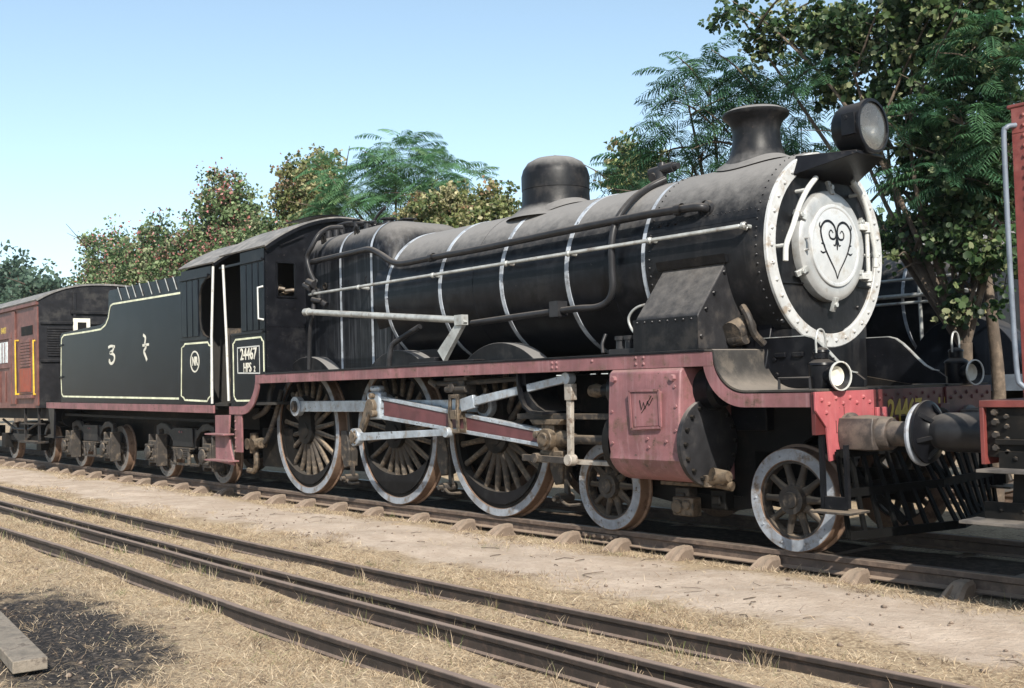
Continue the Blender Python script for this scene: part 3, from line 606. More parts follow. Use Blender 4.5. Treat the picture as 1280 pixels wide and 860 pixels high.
# ---------------- running boards, valances, splashers
upper = [(-5.19, 1.72), (3.63, 1.72)]
for s in (-1, 1):
    y0, y1 = s*1.41, s*1.385
    va = MB().box(-5.2, 3.69, min(y0,y1), max(y0,y1), 1.655, 1.785); va.build('valance', 'pink', LOCO, bevel=.004, label='long faded red running board edge' if s < 0 else None)
    path = [(-6.12,1.25),(-5.9,1.25)] + arc(-5.68,1.80,.55,-90,-2,14); MB().ribbon(path, 'y', s*1.407, s*1.382, .125).build('valance_curve', 'pink', LOCO, smooth=30)
    path = [(3.628,1.655)] + arc(4.02,1.70,.392,184,270,14)[0:] + [(4.70,1.308)]
    MB().ribbon([(p[0], p[1]+.04) for p in path], 'y', s*1.407, s*1.382, .12).build('valance_curve', 'pink', LOCO, smooth=30)
    MB().box(-4.86, 3.60, min(s*1.42,s*.66), max(s*1.42,s*.66), 1.786, 1.808).build('running_board', 'black', LOCO, bevel=.003)
    path = [(3.58,1.797),(3.68,1.797)] + [(3.70,1.79)] + arc(4.05,1.77,.345,180,270,12) + [(4.76,1.425)]
    MB().ribbon(path, 'y', s*1.415, s*.66, .018).build('curved_footplate', 'running_dust', LOCO, smooth=30)
    for x in (D1, D2, D3):
        a = math.degrees(math.asin(.86/1.09))
        pts = [(x+.10+1.09*math.cos(math.radians(t)), .94+1.09*math.sin(math.radians(t))) for t in np.linspace(180-a, a, 19)]
        MB().prism(pts, 'y', s*.745, s*.965).build('splasher', 'smokebox', LOCO, bevel=.006)
    fp = [(3.6,1.44),(3.6,1.90),(4.16,1.90)] + [(4.16+.5*t, 1.90-.36*(3*t*t-2*t**3)*.95) for t in (.15,.3,.45,.6,.75,.9,1.0)] + [(4.74,1.50),(4.74,1.44)]
    MB().prism(fp, 'y', s*.655, s*.69).build('front_frame_plate', 'black', LOCO)
    MB().ribbon([(3.6,1.905),(4.16,1.905)] + [(4.16+.5*t, 1.905-.36*(3*t*t-2*t**3)*.95) for t in (.15,.3,.45,.6,.75,.9,1.0)], 'y', s*.650, s*.695, .008).build('frame_plate_edge', 'pipe_grey', LOCO)
sp = MB().box(-4.0, -1.2, -.76, -.72, 1.80, 2.02)
for px in (424, 445, 452): sp.bolt((PY(px,447,-.76)[0], -.76, 1.93), (0,-1,0), .02)
sp.build('boiler_foot_plate', 'black', LOCO)
bl = MB()
for x, z in ((1.55,1.75),(1.62,1.75),(1.55,1.70),(1.62,1.70),(2.15,1.75),(2.75,1.76),(2.85,1.76),(2.75,1.70),(2.85,1.70)): bl.rivet((x,-1.41,z),(0,-1,0),.018)
bl.build_each('valance_rivet', 'pink', LOCO)
fs = MB()
for px in (918, 968): 
    x = PY(px, 447, -.7)[0]; fs.bolt((x,-.69,1.70),(0,-1,0),.025); fs.bolt((x+.02,-.69,1.56),(0,-1,0),.025)
fs.box(3.84,3.95,-.715,-.69,1.72,1.76).box(4.03,4.14,-.715,-.69,1.72,1.76).box(4.28,4.46,-.71,-.69,1.50,1.70).cyl((4.37,-.72,1.6),(4.37,-.69,1.6),.045,n=16)
fs.build('frame_plate_fittings', 'black', LOCO, bevel=.004)
p0 = [Vector(PY(x, y, -1.25)) for x, y in ((974,489),(974,473),(1012,472),(1013,488))]; MB().tube(p0, .013, 8).build('step_rail', 'pipe_black', LOCO)
# mechanical lubricators on the board
for a, b, cups in ((770,805,(776,787,799)),(846,878,(852,862,873))):
    mb = MB().box(PY(a,440,-1.2)[0], PY(b,440,-1.2)[0], -1.3, -1.12, 1.80, 1.86)
    for px in cups:
        x = PY(px, 435, -1.2)[0]; mb.cyl((x,-1.2,1.85),(x,-1.2,1.96),.05,.045,12).cyl((x,-1.2,1.95),(x,-1.2,1.99),.06,n=12)
    mb.build('lubricator', 'pipe_black', LOCO)
pipe('oil_pipe', [PY(757,418,-1.1), PY(753,430,-1.15), PY(754,442,-1.2)], .018, 'pipe_black'); pipe('drain_pipe', [PY(820,378,-1.0), PY(797,384,-1.06), PY(786,397,-1.08), PY(790,412,-1.08), PY(802,424,-1.1)], .014, 'pipe_grey')
# outside steam pipe casings
for s in (-1, 1):
    c_ = MB(); A = [(-.90,2.66),(-1.32,2.16),(-1.36,2.10),(-1.36,1.81),(-.72,1.81),(-.72,2.66)]
    c_.prism([(s*-a if s > 0 else a, b) for a, b in A], 'x', 2.70, 3.48); c_.build('steam_pipe_casing', 'casing' if 'casing' in MATS else 'smokebox', LOCO, bevel=.012)
MB().prism([(-1.375,1.81),(-1.375,2.12),(-1.36,2.12),(-1.36,1.81)], 'x', 2.69, 3.49).build('casing_strip', 'smokebox', LOCO)
mb = MB()
for k in range(8): mb.rivet((2.75+.097*k,-1.375,2.09),(0,-1,0),.013)
for z in (2.55,2.35,2.2,1.95): mb.bolt((3.48,-1.36+.44*max(0,(z-2.1)/.56)+.05,z-.02),(1,0,0),.02)
mb.build_each('casing_rivet', 'smokebox', LOCO)
MB().prism([(-1.0,2.70),(-.93,2.70),(-.90,2.62),(-.97,2.62)], 'x', 2.66, 3.52).build('casing_flange', 'smokebox', LOCO)
MB().cyl((3.56,-.98,1.95),(3.56,-.75,2.03),.11).cyl((3.50,-.9,1.9),(3.66,-.9,1.92),.07).tube(spline([(3.6,-.85,2.2),(3.7,-.9,2.1),(3.72,-.85,1.95),(3.75,-.75,1.85)],5),.035,8).build('steam_pipe_joint', 'dusty_iron', LOCO)

# ---------------- cylinders
def mirror(mb, s):
    if s > 0: mb.v = [(a, -b, c) for a, b, c in mb.v]
    return mb
for s in (-1, 1):
    w = [(-1.40,1.655),(-1.45,1.62),(-1.475,1.30),(-1.49,1.0),(-1.47,.86)] + [(-1.13+.385*math.cos(math.radians(t)), .965+.385*math.sin(math.radians(t))) for t in range(205, 271, 10)] + [(-.72,.58),(-.72,1.655)]
    cy = mirror(MB().prism(w, 'x', 2.42, 3.34), s).build('cylinder', 'pink', LOCO, bevel=.015, label='faded red cylinder with a square cover plate' if s < 0 else None)
    if s < 0:
        pl = MB().prism([(2.76,1.44),(3.12,1.44),(3.13,1.12),(2.78,1.10)], 'y', -1.455, -1.51); pl.build('cover_plate', 'pink', cy, bevel=.01)
        fr = MB()
        for a, b in (((2.75,1.45),(3.13,1.45)),((3.13,1.45),(3.14,1.11)),((3.14,1.11),(2.77,1.09)),((2.77,1.09),(2.75,1.45))): fr.bar((a[0],-1.515,a[1]),(b[0],-1.515,b[1]),.016,.022)
        fr.build('plate_rim', 'pink', cy)
        scr = MB()
        for pts in (((2.88,1.36),(2.90,1.27),(2.93,1.34),(2.95,1.28),(2.98,1.35),(3.0,1.31),(3.05,1.38)), ((2.9,1.24),(2.97,1.32),(3.03,1.4))):
            scr.tube([(a,-1.512,b) for a, b in pts], .005, 5)
        scr.build('scratched_name', 'underframe', cy)
        bl = MB()
        for x, z, yy in ((2.50,1.56,-1.452),(3.26,1.56,-1.452),(3.28,1.48,-1.458),(3.30,1.30,-1.472),(3.30,1.08,-1.484),(2.48,1.25,-1.475),(2.48,.95,-1.48),(2.95,.92,-1.475),(3.18,.98,-1.485),(2.95,1.0,-1.487)):
            big = z > 1.5; bl.bolt((x, yy, z), (0,-1,0), .035 if big else .017, .035 if big else .016)
        bl.build_each('bolt', 'pink', cy)
    y = s*1.13
    MB().lathe([(3.34,.40),(3.385,.40),(3.39,.385),(3.39,.29),(3.40,.26),(3.405,.12),(3.405,.001)], (0,y,.955), n=40).build('cylinder_end_cover', 'casing', cy)
    bl = MB()
    for i in range(16):
        a = 2*math.pi*i/16; bl.bolt((3.39, y+.345*math.sin(a), .955+.345*math.cos(a)), (1,0,0), .023, .03)
    bl.build_each('cover_bolt', 'underframe', cy)
    y = s*1.10
    MB().lathe([(3.30,.19),(3.50,.19),(3.51,.175),(3.55,.16),(3.57,.10),(3.57,.001)], (0,y,1.45), n=32).build('valve_chest_end', 'black', cy)
    MB().lathe([(2.0,.001),(2.0,.07),(2.12,.08),(2.16,.09),(2.16,.155),(2.22,.20),(2.42,.20)], (0,y,1.45), n=32).build('valve_chest_rear', 'black', cy)
    MB().lathe([(1.80,.001),(1.80,.06),(1.88,.075),(1.98,.05),(2.06,.05)], (0,y,1.45), n=20).build('valve_gland', 'greasy_brass', cy)
    MB().lathe([(2.2,.001),(2.2,.12),(2.30,.13),(2.30,.33),(2.42,.36)], (0,s*1.13,.95), n=32).build('cylinder_rear_cover', 'underframe', cy)
mb = MB().tube(spline([(3.45,-1.12,.62),(3.55,-1.18,.60),(3.62,-1.2,.66)],4),.035,8).cyl((3.44,-1.20,.62),(3.66,-1.20,.66),.05).cyl((3.40,-1.05,.57),(3.55,-1.02,.55),.045).cyl((3.5,-1.25,.68),(3.56,-1.1,.64),.06).cyl((3.42,-1.2,.56),(3.42,-1.2,.66),.05)
mb.build('drain_cock', 'greasy_brass', LOCO)

# ---------------- coupling rods, connecting rod and valve gear (near and far side)
CZ = 1.30
def rodbar(mb, x0, x1, z0, z1, y0, y1, h0, h1):
    mb.add([(x0,y0,z0-h0/2),(x1,y0,z1-h1/2),(x1,y0,z1+h1/2),(x0,y0,z0+h0/2),(x0,y1,z0-h0/2),(x1,y1,z1-h1/2),(x1,y1,z1+h1/2),(x0,y1,z0+h0/2)],
           [(0,1,2,3),(7,6,5,4),(0,4,5,1),(1,5,6,2),(2,6,7,3),(3,7,4,0)])
def eye(mb, x, z, y0, y1, r): mb.cyl((x,y0,z),(x,y1,z),r,n=28)
for s in (-1, 1):
    m = MB(); rodbar(m, D1, D2, CZ, CZ, -1.10, -1.05, .155, .155); eye(m, D1, CZ, -1.125, -1.03, .145); rodbar(m, D2, D3, CZ, CZ, -1.10, -1.05, .15, .15); eye(m, D2, CZ, -1.115, -1.03, .16); eye(m, D3, CZ, -1.115, -1.03, .14)
    mirror(m, s).build('coupling_rod', 'rod_silver', LOCO, bevel=.006)
    m = MB()
    for x in (D1, D2, D3): eye(m, x, CZ, -1.145, -.90, .085); eye(m, x, CZ, -1.165, -1.14, .06)
    mirror(m, s).build_each('crank_pin', 'dusty_iron', LOCO)
    CX, CZ2 = 1.25, .945                                 # crosshead pin
    m = MB(); ya, yb = -1.245, -1.165
    rodbar(m, D2, CX, CZ, CZ2, ya+.02, yb-.02, .14, .10)
    L = math.hypot(CX-D2, CZ2-CZ); ux, uz = (CX-D2)/L, (CZ2-CZ)/L; nx, nz = -uz, ux
    def along(t, o): return (D2+ux*t+nx*o, CZ+uz*t+nz*o)
    for o0, o1 in ((.125,.075), (-.125,-.075)):
        a0 = along(.10, o0); a1 = along(L-.05, o1); rodbar(m, a0[0], a1[0], a0[1], a1[1], ya, yb, .05, .04)
    eye(m, D2, CZ, -1.26, -1.15, .165); eye(m, CX, CZ2, -1.26, -1.15, .10)
    mirror(m, s).build('connecting_rod', 'rod_silver', LOCO, bevel=.005)
    m = MB(); a0 = along(.2, 0); a1 = along(L-.12, 0); rodbar(m, a0[0], a1[0], a0[1], a1[1], -1.233, -1.223, .19, .105); mirror(m, s).build('rod_flute', 'rod_flute', LOCO)
    for x_, y_, z_ in ((D1,-1.08,CZ+.14),(D3,-1.08,CZ+.135),(CX,-1.2,CZ2+.10),(D2+.45,-1.2,CZ+.05)):
        mirror(MB().cyl((x_,y_,z_-.02),(x_,y_,z_+.05),.028,n=10).cyl((x_,y_,z_+.05),(x_,y_,z_+.075),.018,n=8), s).build('oil_cup', 'greasy_brass', LOCO)
    # big end strap and return crank
    RX, RZ = -2.38, .905
    m = MB().box(D2-.15, D2+.16, -1.275, -1.14, CZ-.17, CZ+.19).box(D2-.10, D2+.12, -1.265, -1.15, CZ+.19, CZ+.27); mirror(m, s).build('big_end', 'rod_silver', LOCO, bevel=.03)
    m = MB().bar((D2,-1.305,CZ+.06), (RX,-1.33,RZ), .05, .14, (1,0,0), .05, .10); eye(m, D2, CZ, -1.335, -1.27, .10); m.cyl((D2+.07,-1.35,CZ-.09),(D2+.07,-1.27,CZ-.09),.045).cyl((D2+.03,-1.34,CZ+.14),(D2+.03,-1.27,CZ+.14),.035); mirror(m, s).build('return_crank', 'greasy_brass', LOCO, bevel=.008)
    EX, EZ = -.36, 1.00
    m = MB(); rodbar(m, RX, EX, RZ, EZ, -1.405, -1.36, .105, .075); eye(m, RX, RZ, -1.43, -1.335, .115); eye(m, EX, EZ, -1.42, -1.34, .06); mirror(m, s).build('eccentric_rod', 'rod_silver', LOCO, bevel=.005)
    m = MB(); eye(m, RX, RZ, -1.455, -1.42, .07)
    for i in range(6): m.bolt((RX+.085*math.cos(i*1.047), -1.43 if True else 0, RZ+.085*math.sin(i*1.047)), (0,-1,0), .016)
    mirror(m, s).build('eccentric_cap', 'greasy_brass', LOCO)
    # expansion link
    lx, lz = -.27, 1.20
    m = MB()
    for y0, y1 in ((-1.36,-1.33),(-1.25,-1.22)):
        for dx_ in (-.09, .055): m.prism([(lx+dx_,lz-.17),(lx+dx_+.045,lz-.17),(lx+dx_+.03,lz),(lx+dx_+.045,lz+.2),(lx+dx_,lz+.2),(lx+dx_-.015,lz)], 'y', y0, y1)
        m.box(lx-.09, lx+.10, y0, y1, lz-.21, lz-.165).box(lx-.09, lx+.10, y0, y1, lz+.195, lz+.24)
    m.box(lx-.05, lx+.06, -1.37, -1.2, lz-.05, lz+.06).bar((lx-.02,-1.30,lz-.2),(EX,-1.34,EZ),.05,.07,(1,0,0))
    mirror(m, s).build('expansion_link', 'greasy_brass', LOCO, bevel=.006)
    m = MB().box(lx-.25, lx+.2, -1.3, -.70, 1.60, 1.64).box(lx-.10, lx+.12, -1.28, -1.1, lz+.24, 1.62).cyl((lx-.2,-1.3,1.50),(lx+.2,-1.3,1.50),.04).cyl((lx-.05,-1.35,1.52),(lx-.05,-1.1,1.52),.055); mirror(m, s).build('link_bracket', 'dusty_iron', LOCO, bevel=.006)
    m = MB(); rodbar(m, -.10, 1.63, 1.335, 1.585, -1.30, -1.24, .10, .08); m.bar((-.20,-1.27,1.31),(.05,-1.27,1.358),.068,.15); eye(m, 1.64, 1.588, -1.32, -1.22, .065); mirror(m, s).build('radius_rod', 'rod_silver', LOCO, bevel=.006)
    m = MB().bar((1.66,-1.27,1.52),(1.64,-1.27,.74),.05,.075,(1,0,0),.05,.06).box(1.61,1.72,-1.31,-1.23,1.36,1.53); eye(m, 1.64,.74,-1.32,-1.22,.06); mirror(m, s).build('combination_lever', 'dusty_rod', LOCO, bevel=.006)
    m = MB().bar((.90,-1.29,.745),(1.66,-1.29,.735),.045,.07); eye(m,1.12,.745,-1.33,-1.24,.055); mirror(m, s).build('union_link', 'dusty_iron', LOCO, bevel=.006)
    # crosshead, slide bars, piston rod
    m = MB().box(1.05,1.42,-1.235,-1.06,1.10,1.15).box(1.13,1.33,-1.22,-1.08,.80,1.10).prism([(.98,1.155),(1.5,1.155),(1.45,1.10),(1.03,1.10)],'y',-1.26,-1.04).box(1.1,1.45,-1.22,-1.08,.73,.82); eye(m, CX, CZ2, -1.33, -1.05, .075); eye(m, CX, CZ2, -1.295, -1.2, .115); m.cyl((CX+.08,-1.13,CZ2),(CX+.32,-1.13,CZ2),.10,.06)
    m.cyl((CX-.13,-1.31,CZ2+.05),(CX-.13,-1.24,CZ2+.05),.04).cyl((CX-.06,-1.30,CZ2-.06),(CX-.06,-1.22,CZ2-.06),.035)
    mirror(m, s).build('crosshead', 'greasy_brass', LOCO, bevel=.008)
    m = MB().box(.70,2.35,-1.20,-1.06,1.158,1.215); mirror(m, s).build('upper_slide_bar', 'dusty_iron', LOCO, bevel=.004)
    m = MB().box(.92,2.40,-1.20,-1.08,.69,.735); mirror(m, s).build('lower_slide_bar', 'dusty_rod', LOCO, bevel=.004)
    m = MB().cyl((CX+.2,-1.13,CZ2),(2.35,-1.13,CZ2),.048); mirror(m, s).build('piston_rod', 'dusty_iron', LOCO)
    # J shaped motion bracket
    path = [(.90,1.66),(.905,1.52),(.93,1.40),(.99,1.30),(1.09,1.24),(1.30,1.225)]
    m = MB().ribbon(path, 'y', -1.35, -.80, .03); m.prism([(.90,1.66),(.905,1.52),(.93,1.40),(.99,1.30),(1.09,1.24),(1.30,1.24),(1.16,1.30),(1.06,1.38),(1.0,1.48),(.98,1.66)], 'y', -1.30, -1.27)
    mirror(m, s).build('motion_bracket', 'black', LOCO)
    m = MB().tube([(-.75,-1.22,1.57),(-.3,-1.22,1.565),(.85,-1.22,1.60)], .028, 8).cyl((-.42,-1.22,1.565),(-.2,-1.22,1.565),.06).cyl((-.9,-1.22,1.60),(-.75,-1.22,1.54),.04); mirror(m, s).build('reversing_shaft', 'dusty_iron', LOCO)
    for x in (D1+1.07, D2+1.02, D3+1.02):
        m = MB().prism([(x-.09,.95),(x+.05,.95),(x+.12,.7),(x+.1,.45),(x-.02,.42),(x-.1,.6)],'y',-.93,-.78); mirror(m, s).build('brake_block', 'dusty_iron', LOCO, bevel=.01)
        m = MB().bar((x+.06,-.88,1.25),(x+.13,-.88,.32),.04,.06,(1,0,0)).cyl((x+.1,-1.0,.29),(x+.1,-.8,.29),.055).cyl((x+.1,-1.06,.29),(x+.1,-.98,.29),.03).tube(spline([(x+.1,-.98,.29),(x+.25,-1.0,.23),(x+.42,-.95,.24)],4),.018,6); mirror(m, s).build('brake_hanger', 'dusty_iron', LOCO)
# pipes under the cab
pipe('overflow_pipe', [PY(342,480,-1.1), PY(338,490,-1.15), PY(336,505,-1.18), PY(330,515,-1.18), PY(318,521,-1.15)], .045, 'dusty_iron')
pipe('injector_pipe', [PY(352,488,-1.0), PY(347,510,-1.02), PY(341,530,-1.05), PY(333,550,-1.05), PY(326,556,-1.05)], .04, 'dusty_iron')
c = Vector(PY(318,555,-1.1)); mb = MB().cyl(c-Vector((.25,0,0)), c+Vector((.25,0,0)), .06).cyl(c-Vector((.02,0,.14)), c+Vector((0,0,.17)), .065).cyl(c+Vector((.12,-.1,0)), c+Vector((.12,.12,.02)), .085).cyl(c+Vector((-.15,-.06,0)), c+Vector((-.15,.1,0)), .09).tube(spline([c+Vector((.05,0,-.12)), c+Vector((.06,0,-.32)), c+Vector((-.02,0,-.42)), c+Vector((-.22,0,-.42))],5), .045, 8)
mb.build('injector', 'greasy_brass', LOCO)
MB().box(-6.0,-5.0,-.9,.9,.35,.95).build('drag_box', 'underframe', LOCO)

# ---------------- cab
CXF = -4.85; CH = 1.40
archp = [(y, 3.69+.52*(1-(abs(y)/1.42)**2.0)) for y in np.linspace(-1.42, 1.42, 25)]
front = MB(); F = []
# front sheet with spectacle openings: strips
def fsheet(y0, y1, z0f, z1f, nn=10):
    ys = np.linspace(y0, y1, nn+1); m = MB()
    top = [(y, z1f(y)) for y in ys]; bot = [(y, z0f(y)) for y in ys]
    m.prism(bot + top[::-1], 'x', CXF-.012, CXF+.012); return m
roofz = lambda y: 3.665+.52*(1-(abs(y)/1.42)**2.0)
k = lambda v: (lambda y: v)
pieces = [fsheet(-1.40,-1.21,k(1.81),roofz), fsheet(-1.21,-.90,k(1.81),k(2.95),1), fsheet(-1.21,-.90,k(3.47),roofz), fsheet(-.90,.90,k(1.81),roofz,20), fsheet(.90,1.21,k(1.81),k(2.95),1), fsheet(.90,1.21,k(3.47),roofz), fsheet(1.21,1.40,k(1.81),roofz)]
for q in pieces: front.add(q.v, q.f)
front.build('cab_front', 'black', LOCO, smooth=0)
mb = MB()
for s in (-1,1):
    mb = MB()
    for a, b in (((-1.21,2.95),(-1.21,3.47)),((-1.21,3.47),(-.90,3.47)),((-.90,3.47),(-.90,2.95)),((-.90,2.95),(-1.21,2.95))):
        mb.bar((CXF+.015,s*a[0],a[1]),(CXF+.015,s*b[0],b[1]),.02,.035,(1,0,0))
    mb.build('window_frame', 'black', LOCO)
mb = MB()
for i in range(14):
    for y in (-1.375,): mb.rivet((CXF+.012, y, 1.9+.13*i), (1,0,0), .011)
mb.box(CXF+.012, CXF+.02, -1.40, -.74, 2.50, 2.53); mb.bar((CXF+.03,-1.15,3.72),(CXF+.03,-.75,3.89),.03,.02)
mb.build_each('cab_front_rivet', 'black', LOCO)
rf = MB().ribbon([(y, z+.012) for y, z in archp], 'x', -6.35, -4.78, .025).build('cab_roof', 'roof_grey', LOCO, smooth=40)
MB().ribbon([(y*.995, z-.025) for y, z in archp], 'x', -4.80, -4.755, .05).build('roof_edge', 'black', LOCO, smooth=40)
MB().ribbon([(y, z) for y, z in zip(np.linspace(-.5,.5,9), [4.24+.06*(1-(v/.5)**2) for v in np.linspace(-.5,.5,9)])], 'x', -5.9, -5.1, .02).build('roof_ventilator', 'black', LOCO)
for s in (-1, 1):
    y0, y1 = s*1.40, s*1.375
    lo = [(-6.06,1.31),(-5.64,1.31)] + arc(-5.66,1.80,.49,-88,-5,8) + [(-5.16,1.79),(-4.84,1.79),(-4.84,2.43),(-6.06,2.43)]
    MB().prism(lo, 'y', y0, y1).build('cab_side', 'tank', LOCO)
    MB().box(-5.66, -4.84, min(y0,y1), max(y0,y1), 2.43, 3.68).build('cab_upper_side', 'black', LOCO)
    if s < 0:
        m = MB()
        for x in (-5.62,-5.42,-5.22,-5.02): m.box(x, x+.17, -1.412, -1.395, 2.46, 3.48)
        m.build('shutter', 'tank', LOCO, bevel=.006)
        MB().box(-6.35,-4.9,-1.43,-1.40,3.50,3.535).box(-5.95,-4.9,-1.43,-1.39,2.415,2.445).build_each('shutter_rail', 'black', LOCO)
    MB().tube([(-6.08,s*1.43,1.40),(-6.10,s*1.44,2.4),(-6.18,s*1.44,3.55)], .021, 10).build('cab_handrail', 'white', LOCO, label='tall white handrail beside the numbered cab side' if s < 0 else None)
pipe('grab_rail', [(-4.86,-1.42,2.60),(-4.90,-1.49,2.62),(-4.90,-1.49,3.08),(-4.86,-1.42,3.10)], .017, 'white', 4, sp=False)
def lining(name, pts, w, Y, par, m='cream'):
    return MB().ribbon(pts, 'y', Y, Y-.004, w).build(name, m, par, smooth=0)
lining('cab_lining', [(-5.92,1.44),(-5.86,1.40),(-5.36,1.40)], .028, -1.401, LOCO)
lining('cab_lining', [(-5.92,1.45),(-5.95,1.48),(-5.95,2.29),(-5.90,2.31),(-5.86,2.35),(-5.0,2.35),(-4.97,2.31),(-4.92,2.28),(-4.92,1.83)], .028, -1.401, LOCO)
lining('number_frame', [(-5.80,1.83),(-5.80,2.22),(-5.06,2.22),(-5.06,1.81),(-5.80,1.83)], .022, -1.401, LOCO, 'white')
mk = lambda cx, cz, Y: (lambda a, b, c: (cx+a, Y-c, cz+b))
link('number', text_mesh('24467', .25, mk(-5.43,2.105,-1.402), .003, .88, .004), 'mould_white', LOCO)
link('class_letters', text_mesh('HPS', .20, mk(-5.47,1.90,-1.402), .003, .80, .003), 'mould_white', LOCO)
link('class_letters', text_mesh('2', .12, mk(-5.23,1.875,-1.402), .003, .9, .002), 'mould_white', LOCO)
MB().box(-6.1,-4.9,-1.36,1.36,1.33,1.37).build('cab_floor', 'dark_inside', LOCO)
MB().box(-5.15,-4.87,-.72,.72,1.5,3.5).cyl((-5.2,-.3,2.6),(-5.4,-.3,2.6),.05).cyl((-5.2,.2,2.2),(-5.3,.2,2.2),.25).tube([(-5.3,-.55,3.2),(-5.25,-.3,3.35),(-5.3,.1,3.3)],.04,8).build('backhead', 'dark_inside', LOCO)
mb = MB()
for i in range(7):
    a = Vector((-5.15+random.uniform(-.2,.2), -1.1+random.uniform(-.15,.2), 3.0+random.uniform(-.05,.12))); mb.cyl(a, a+Vector((random.uniform(-.15,.15), random.uniform(-.2,.2), random.uniform(-.02,.12))), .03, n=8)
mb.build('cab_valves', 'greasy_brass', LOCO)
MB().bar((-6.15,-1.15,1.4),(-6.2,-1.15,2.55),.5,.02,(1,0,0)).build('fall_plate', 'dusty_iron', LOCO)
# pink step bracket
x0 = PY(296,520,-1.36)[0]; MB().box(x0-.02, x0+.22, -1.39, -1.36, .60, 1.20).build('step_bracket', 'pink', LOCO, bevel=.005)
mb = MB()
for z in (.68,.82,.95,1.08): mb.bolt((x0+.02,-1.39,z),(0,-1,0),.018); mb.bolt((x0-.02,-1.375,z),(-1,0,0),.018)
mb.build_each('bracket_bolt', 'pink', LOCO)

# ---------------- buffer beam and front end
BX = 4.75
bm_ = MB().box(BX-.04, BX, -1.42, 1.42, 1.06, 1.41); bm_.build('buffer_beam', 'shade_scratch_red', LOCO, bevel=.004, label='red buffer beam with painted shade and yellow number')
def endplate(s):
    m = MB(); pr = [(s*-1.44 if s>0 else -1.44,1.412)]; A = [(-1.44,1.412),(-.60,1.412),(-.60,1.06),(-.70,1.04),(-.70,.90),(-1.27,.84),(-1.28,.93),(-1.30,1.12),(-1.44,1.26)]
    m.prism([(a*(-s) if s > 0 else a, b) for a, b in A], 'x', BX+.002, BX+.022); return m
for s in (-1, 1):
    endplate(s).build('beam_end_plate', 'red' if s < 0 else 'shade_scratch_red', LOCO, bevel=.003, label='bright red riveted end of the buffer beam' if s < 0 else None)
    m = MB()
    for y, z in ((-1.36,1.345),(-1.26,1.31),(-1.16,1.355),(-1.06,1.31),(-.96,1.355),(-.86,1.31),(-.76,1.355),(-.67,1.31),(-1.30,1.24)): m.rivet((BX+.022, y*(-s), z), (1,0,0), .021)
    m.build_each('beam_rivet', 'red' if s < 0 else 'shade_scratch_red', LOCO)
    m = MB().box(BX+.022, BX+.05, min(s*.44,s*.60), max(s*.44,s*.60), 1.12, 1.26); m.rivet((BX+.05, s*.52, 1.19), (1,0,0), .025); m.build('beam_lug', 'red' if s < 0 else 'shade_scratch_red', LOCO, bevel=.004)
    by = s*.98
    b = MB().lathe([(BX+.02,.001),(BX+.02,.17),(BX+.05,.17),(BX+.06,.14),(BX+.20,.150),(BX+.40,.135),(BX+.42,.125),(BX+.42,.10),(BX+.66,.10),(BX+.67,.001)], (0,by,1.06), n=40).build('buffer', 'buffer_iron' if 'buffer_iron' in MATS else 'dusty_iron', LOCO)
    MB().prism([(by-.15,.93),(by+.15,.93),(by+.17,1.0),(by+.17,1.12),(by+.15,1.19),(by-.15,1.19),(by-.17,1.12),(by-.17,1.0)],'x',BX+.022,BX+.34).build('buffer_stock', 'buffer_iron', b, bevel=.008)
    MB().lathe([(BX+.655,.001),(BX+.655,.20),(BX+.665,.245),(BX+.685,.25),(BX+.70,.24),(BX+.705,.001)], (0,by,1.06), n=48).build('buffer_head', 'wheel_white', b)
m = MB()
for i in range(14): m.rivet((BX, -.48+.1*i, 1.365 if i%2 else 1.33), (1,0,0), .017)
m.build_each('beam_rivet', 'shade_scratch_red', LOCO)
fx = lambda cy, cz: (lambda a, b, c: (BX+.001+c, cy+a, cz+b))
link('beam_number', text_mesh('24467', .27, fx(-.08,1.21), .003, .82, .006), 'yellow_letter', LOCO)
link('beam_number', text_mesh('HPS', .27, fx(.66,1.21), .003, .80, .003), 'yellow_letter', LOCO)
link('beam_number', text_mesh('2', .18, fx(.98,1.18), .003, .9, .003), 'yellow_letter', LOCO)
scr = MB()
for pts in (((-1.03,1.28),(-1.03,1.18),(-.97,1.18)), ((-1.15,1.17),(-1.15,1.07),(-1.09,1.07)), ((-1.06,1.17),(-1.06,1.06)), ((-1.0,1.17),(-1.06,1.11),(-.99,1.06)), ((-.93,1.06),(-.93,1.17),(-.87,1.14),(-.93,1.11),(-.87,1.05)), ((-1.0,1.04),(-1.0,.95)), ((-1.0,1.04),(-.94,1.01),(-1.0,.99),(-.94,.94))):
    scr.tube([(BX+.024, a-.02, b) for a, b in pts], .004, 5)
scr.build('scratched_letters', 'shade_scratch_red', LOCO)
MB().prism([(-.66,1.41),(.66,1.41),(.66,1.43),(-.66,1.43)], 'x', 3.9, 4.74).build('front_deck', 'black', LOCO)
MB().box(3.55,3.95,-.6,.6,1.44,1.98).build('front_bulkhead', 'smokebox', LOCO)
# draw hook
MB().box(BX,BX+.05,-.16,.16,.95,1.17).tube(spline([(BX,0,1.06),(BX+.2,0,1.06),(BX+.3,0,1.10),(BX+.33,0,1.17),(BX+.27,0,1.2)],5),[.05]*20+[.03],10).build('draw_hook', 'underframe', LOCO)
# hanging front steps
for s in (-1, 1):
    a = s*1.30
    MB().box(4.70,4.735,a-.02,a+.02,.42,1.1).box(4.93,4.96,a-.02+(.0),a+.02,.47,.98).box(4.74,4.93,a-.02,a+.02,.455,.56).build('step_hanger', 'black', LOCO)
    MB().box(4.68,5.06,min(a-.15*1,a+.13),max(a-.15,a+.13),.435,.455).build('front_step', 'dusty_iron', LOCO, bevel=.004)
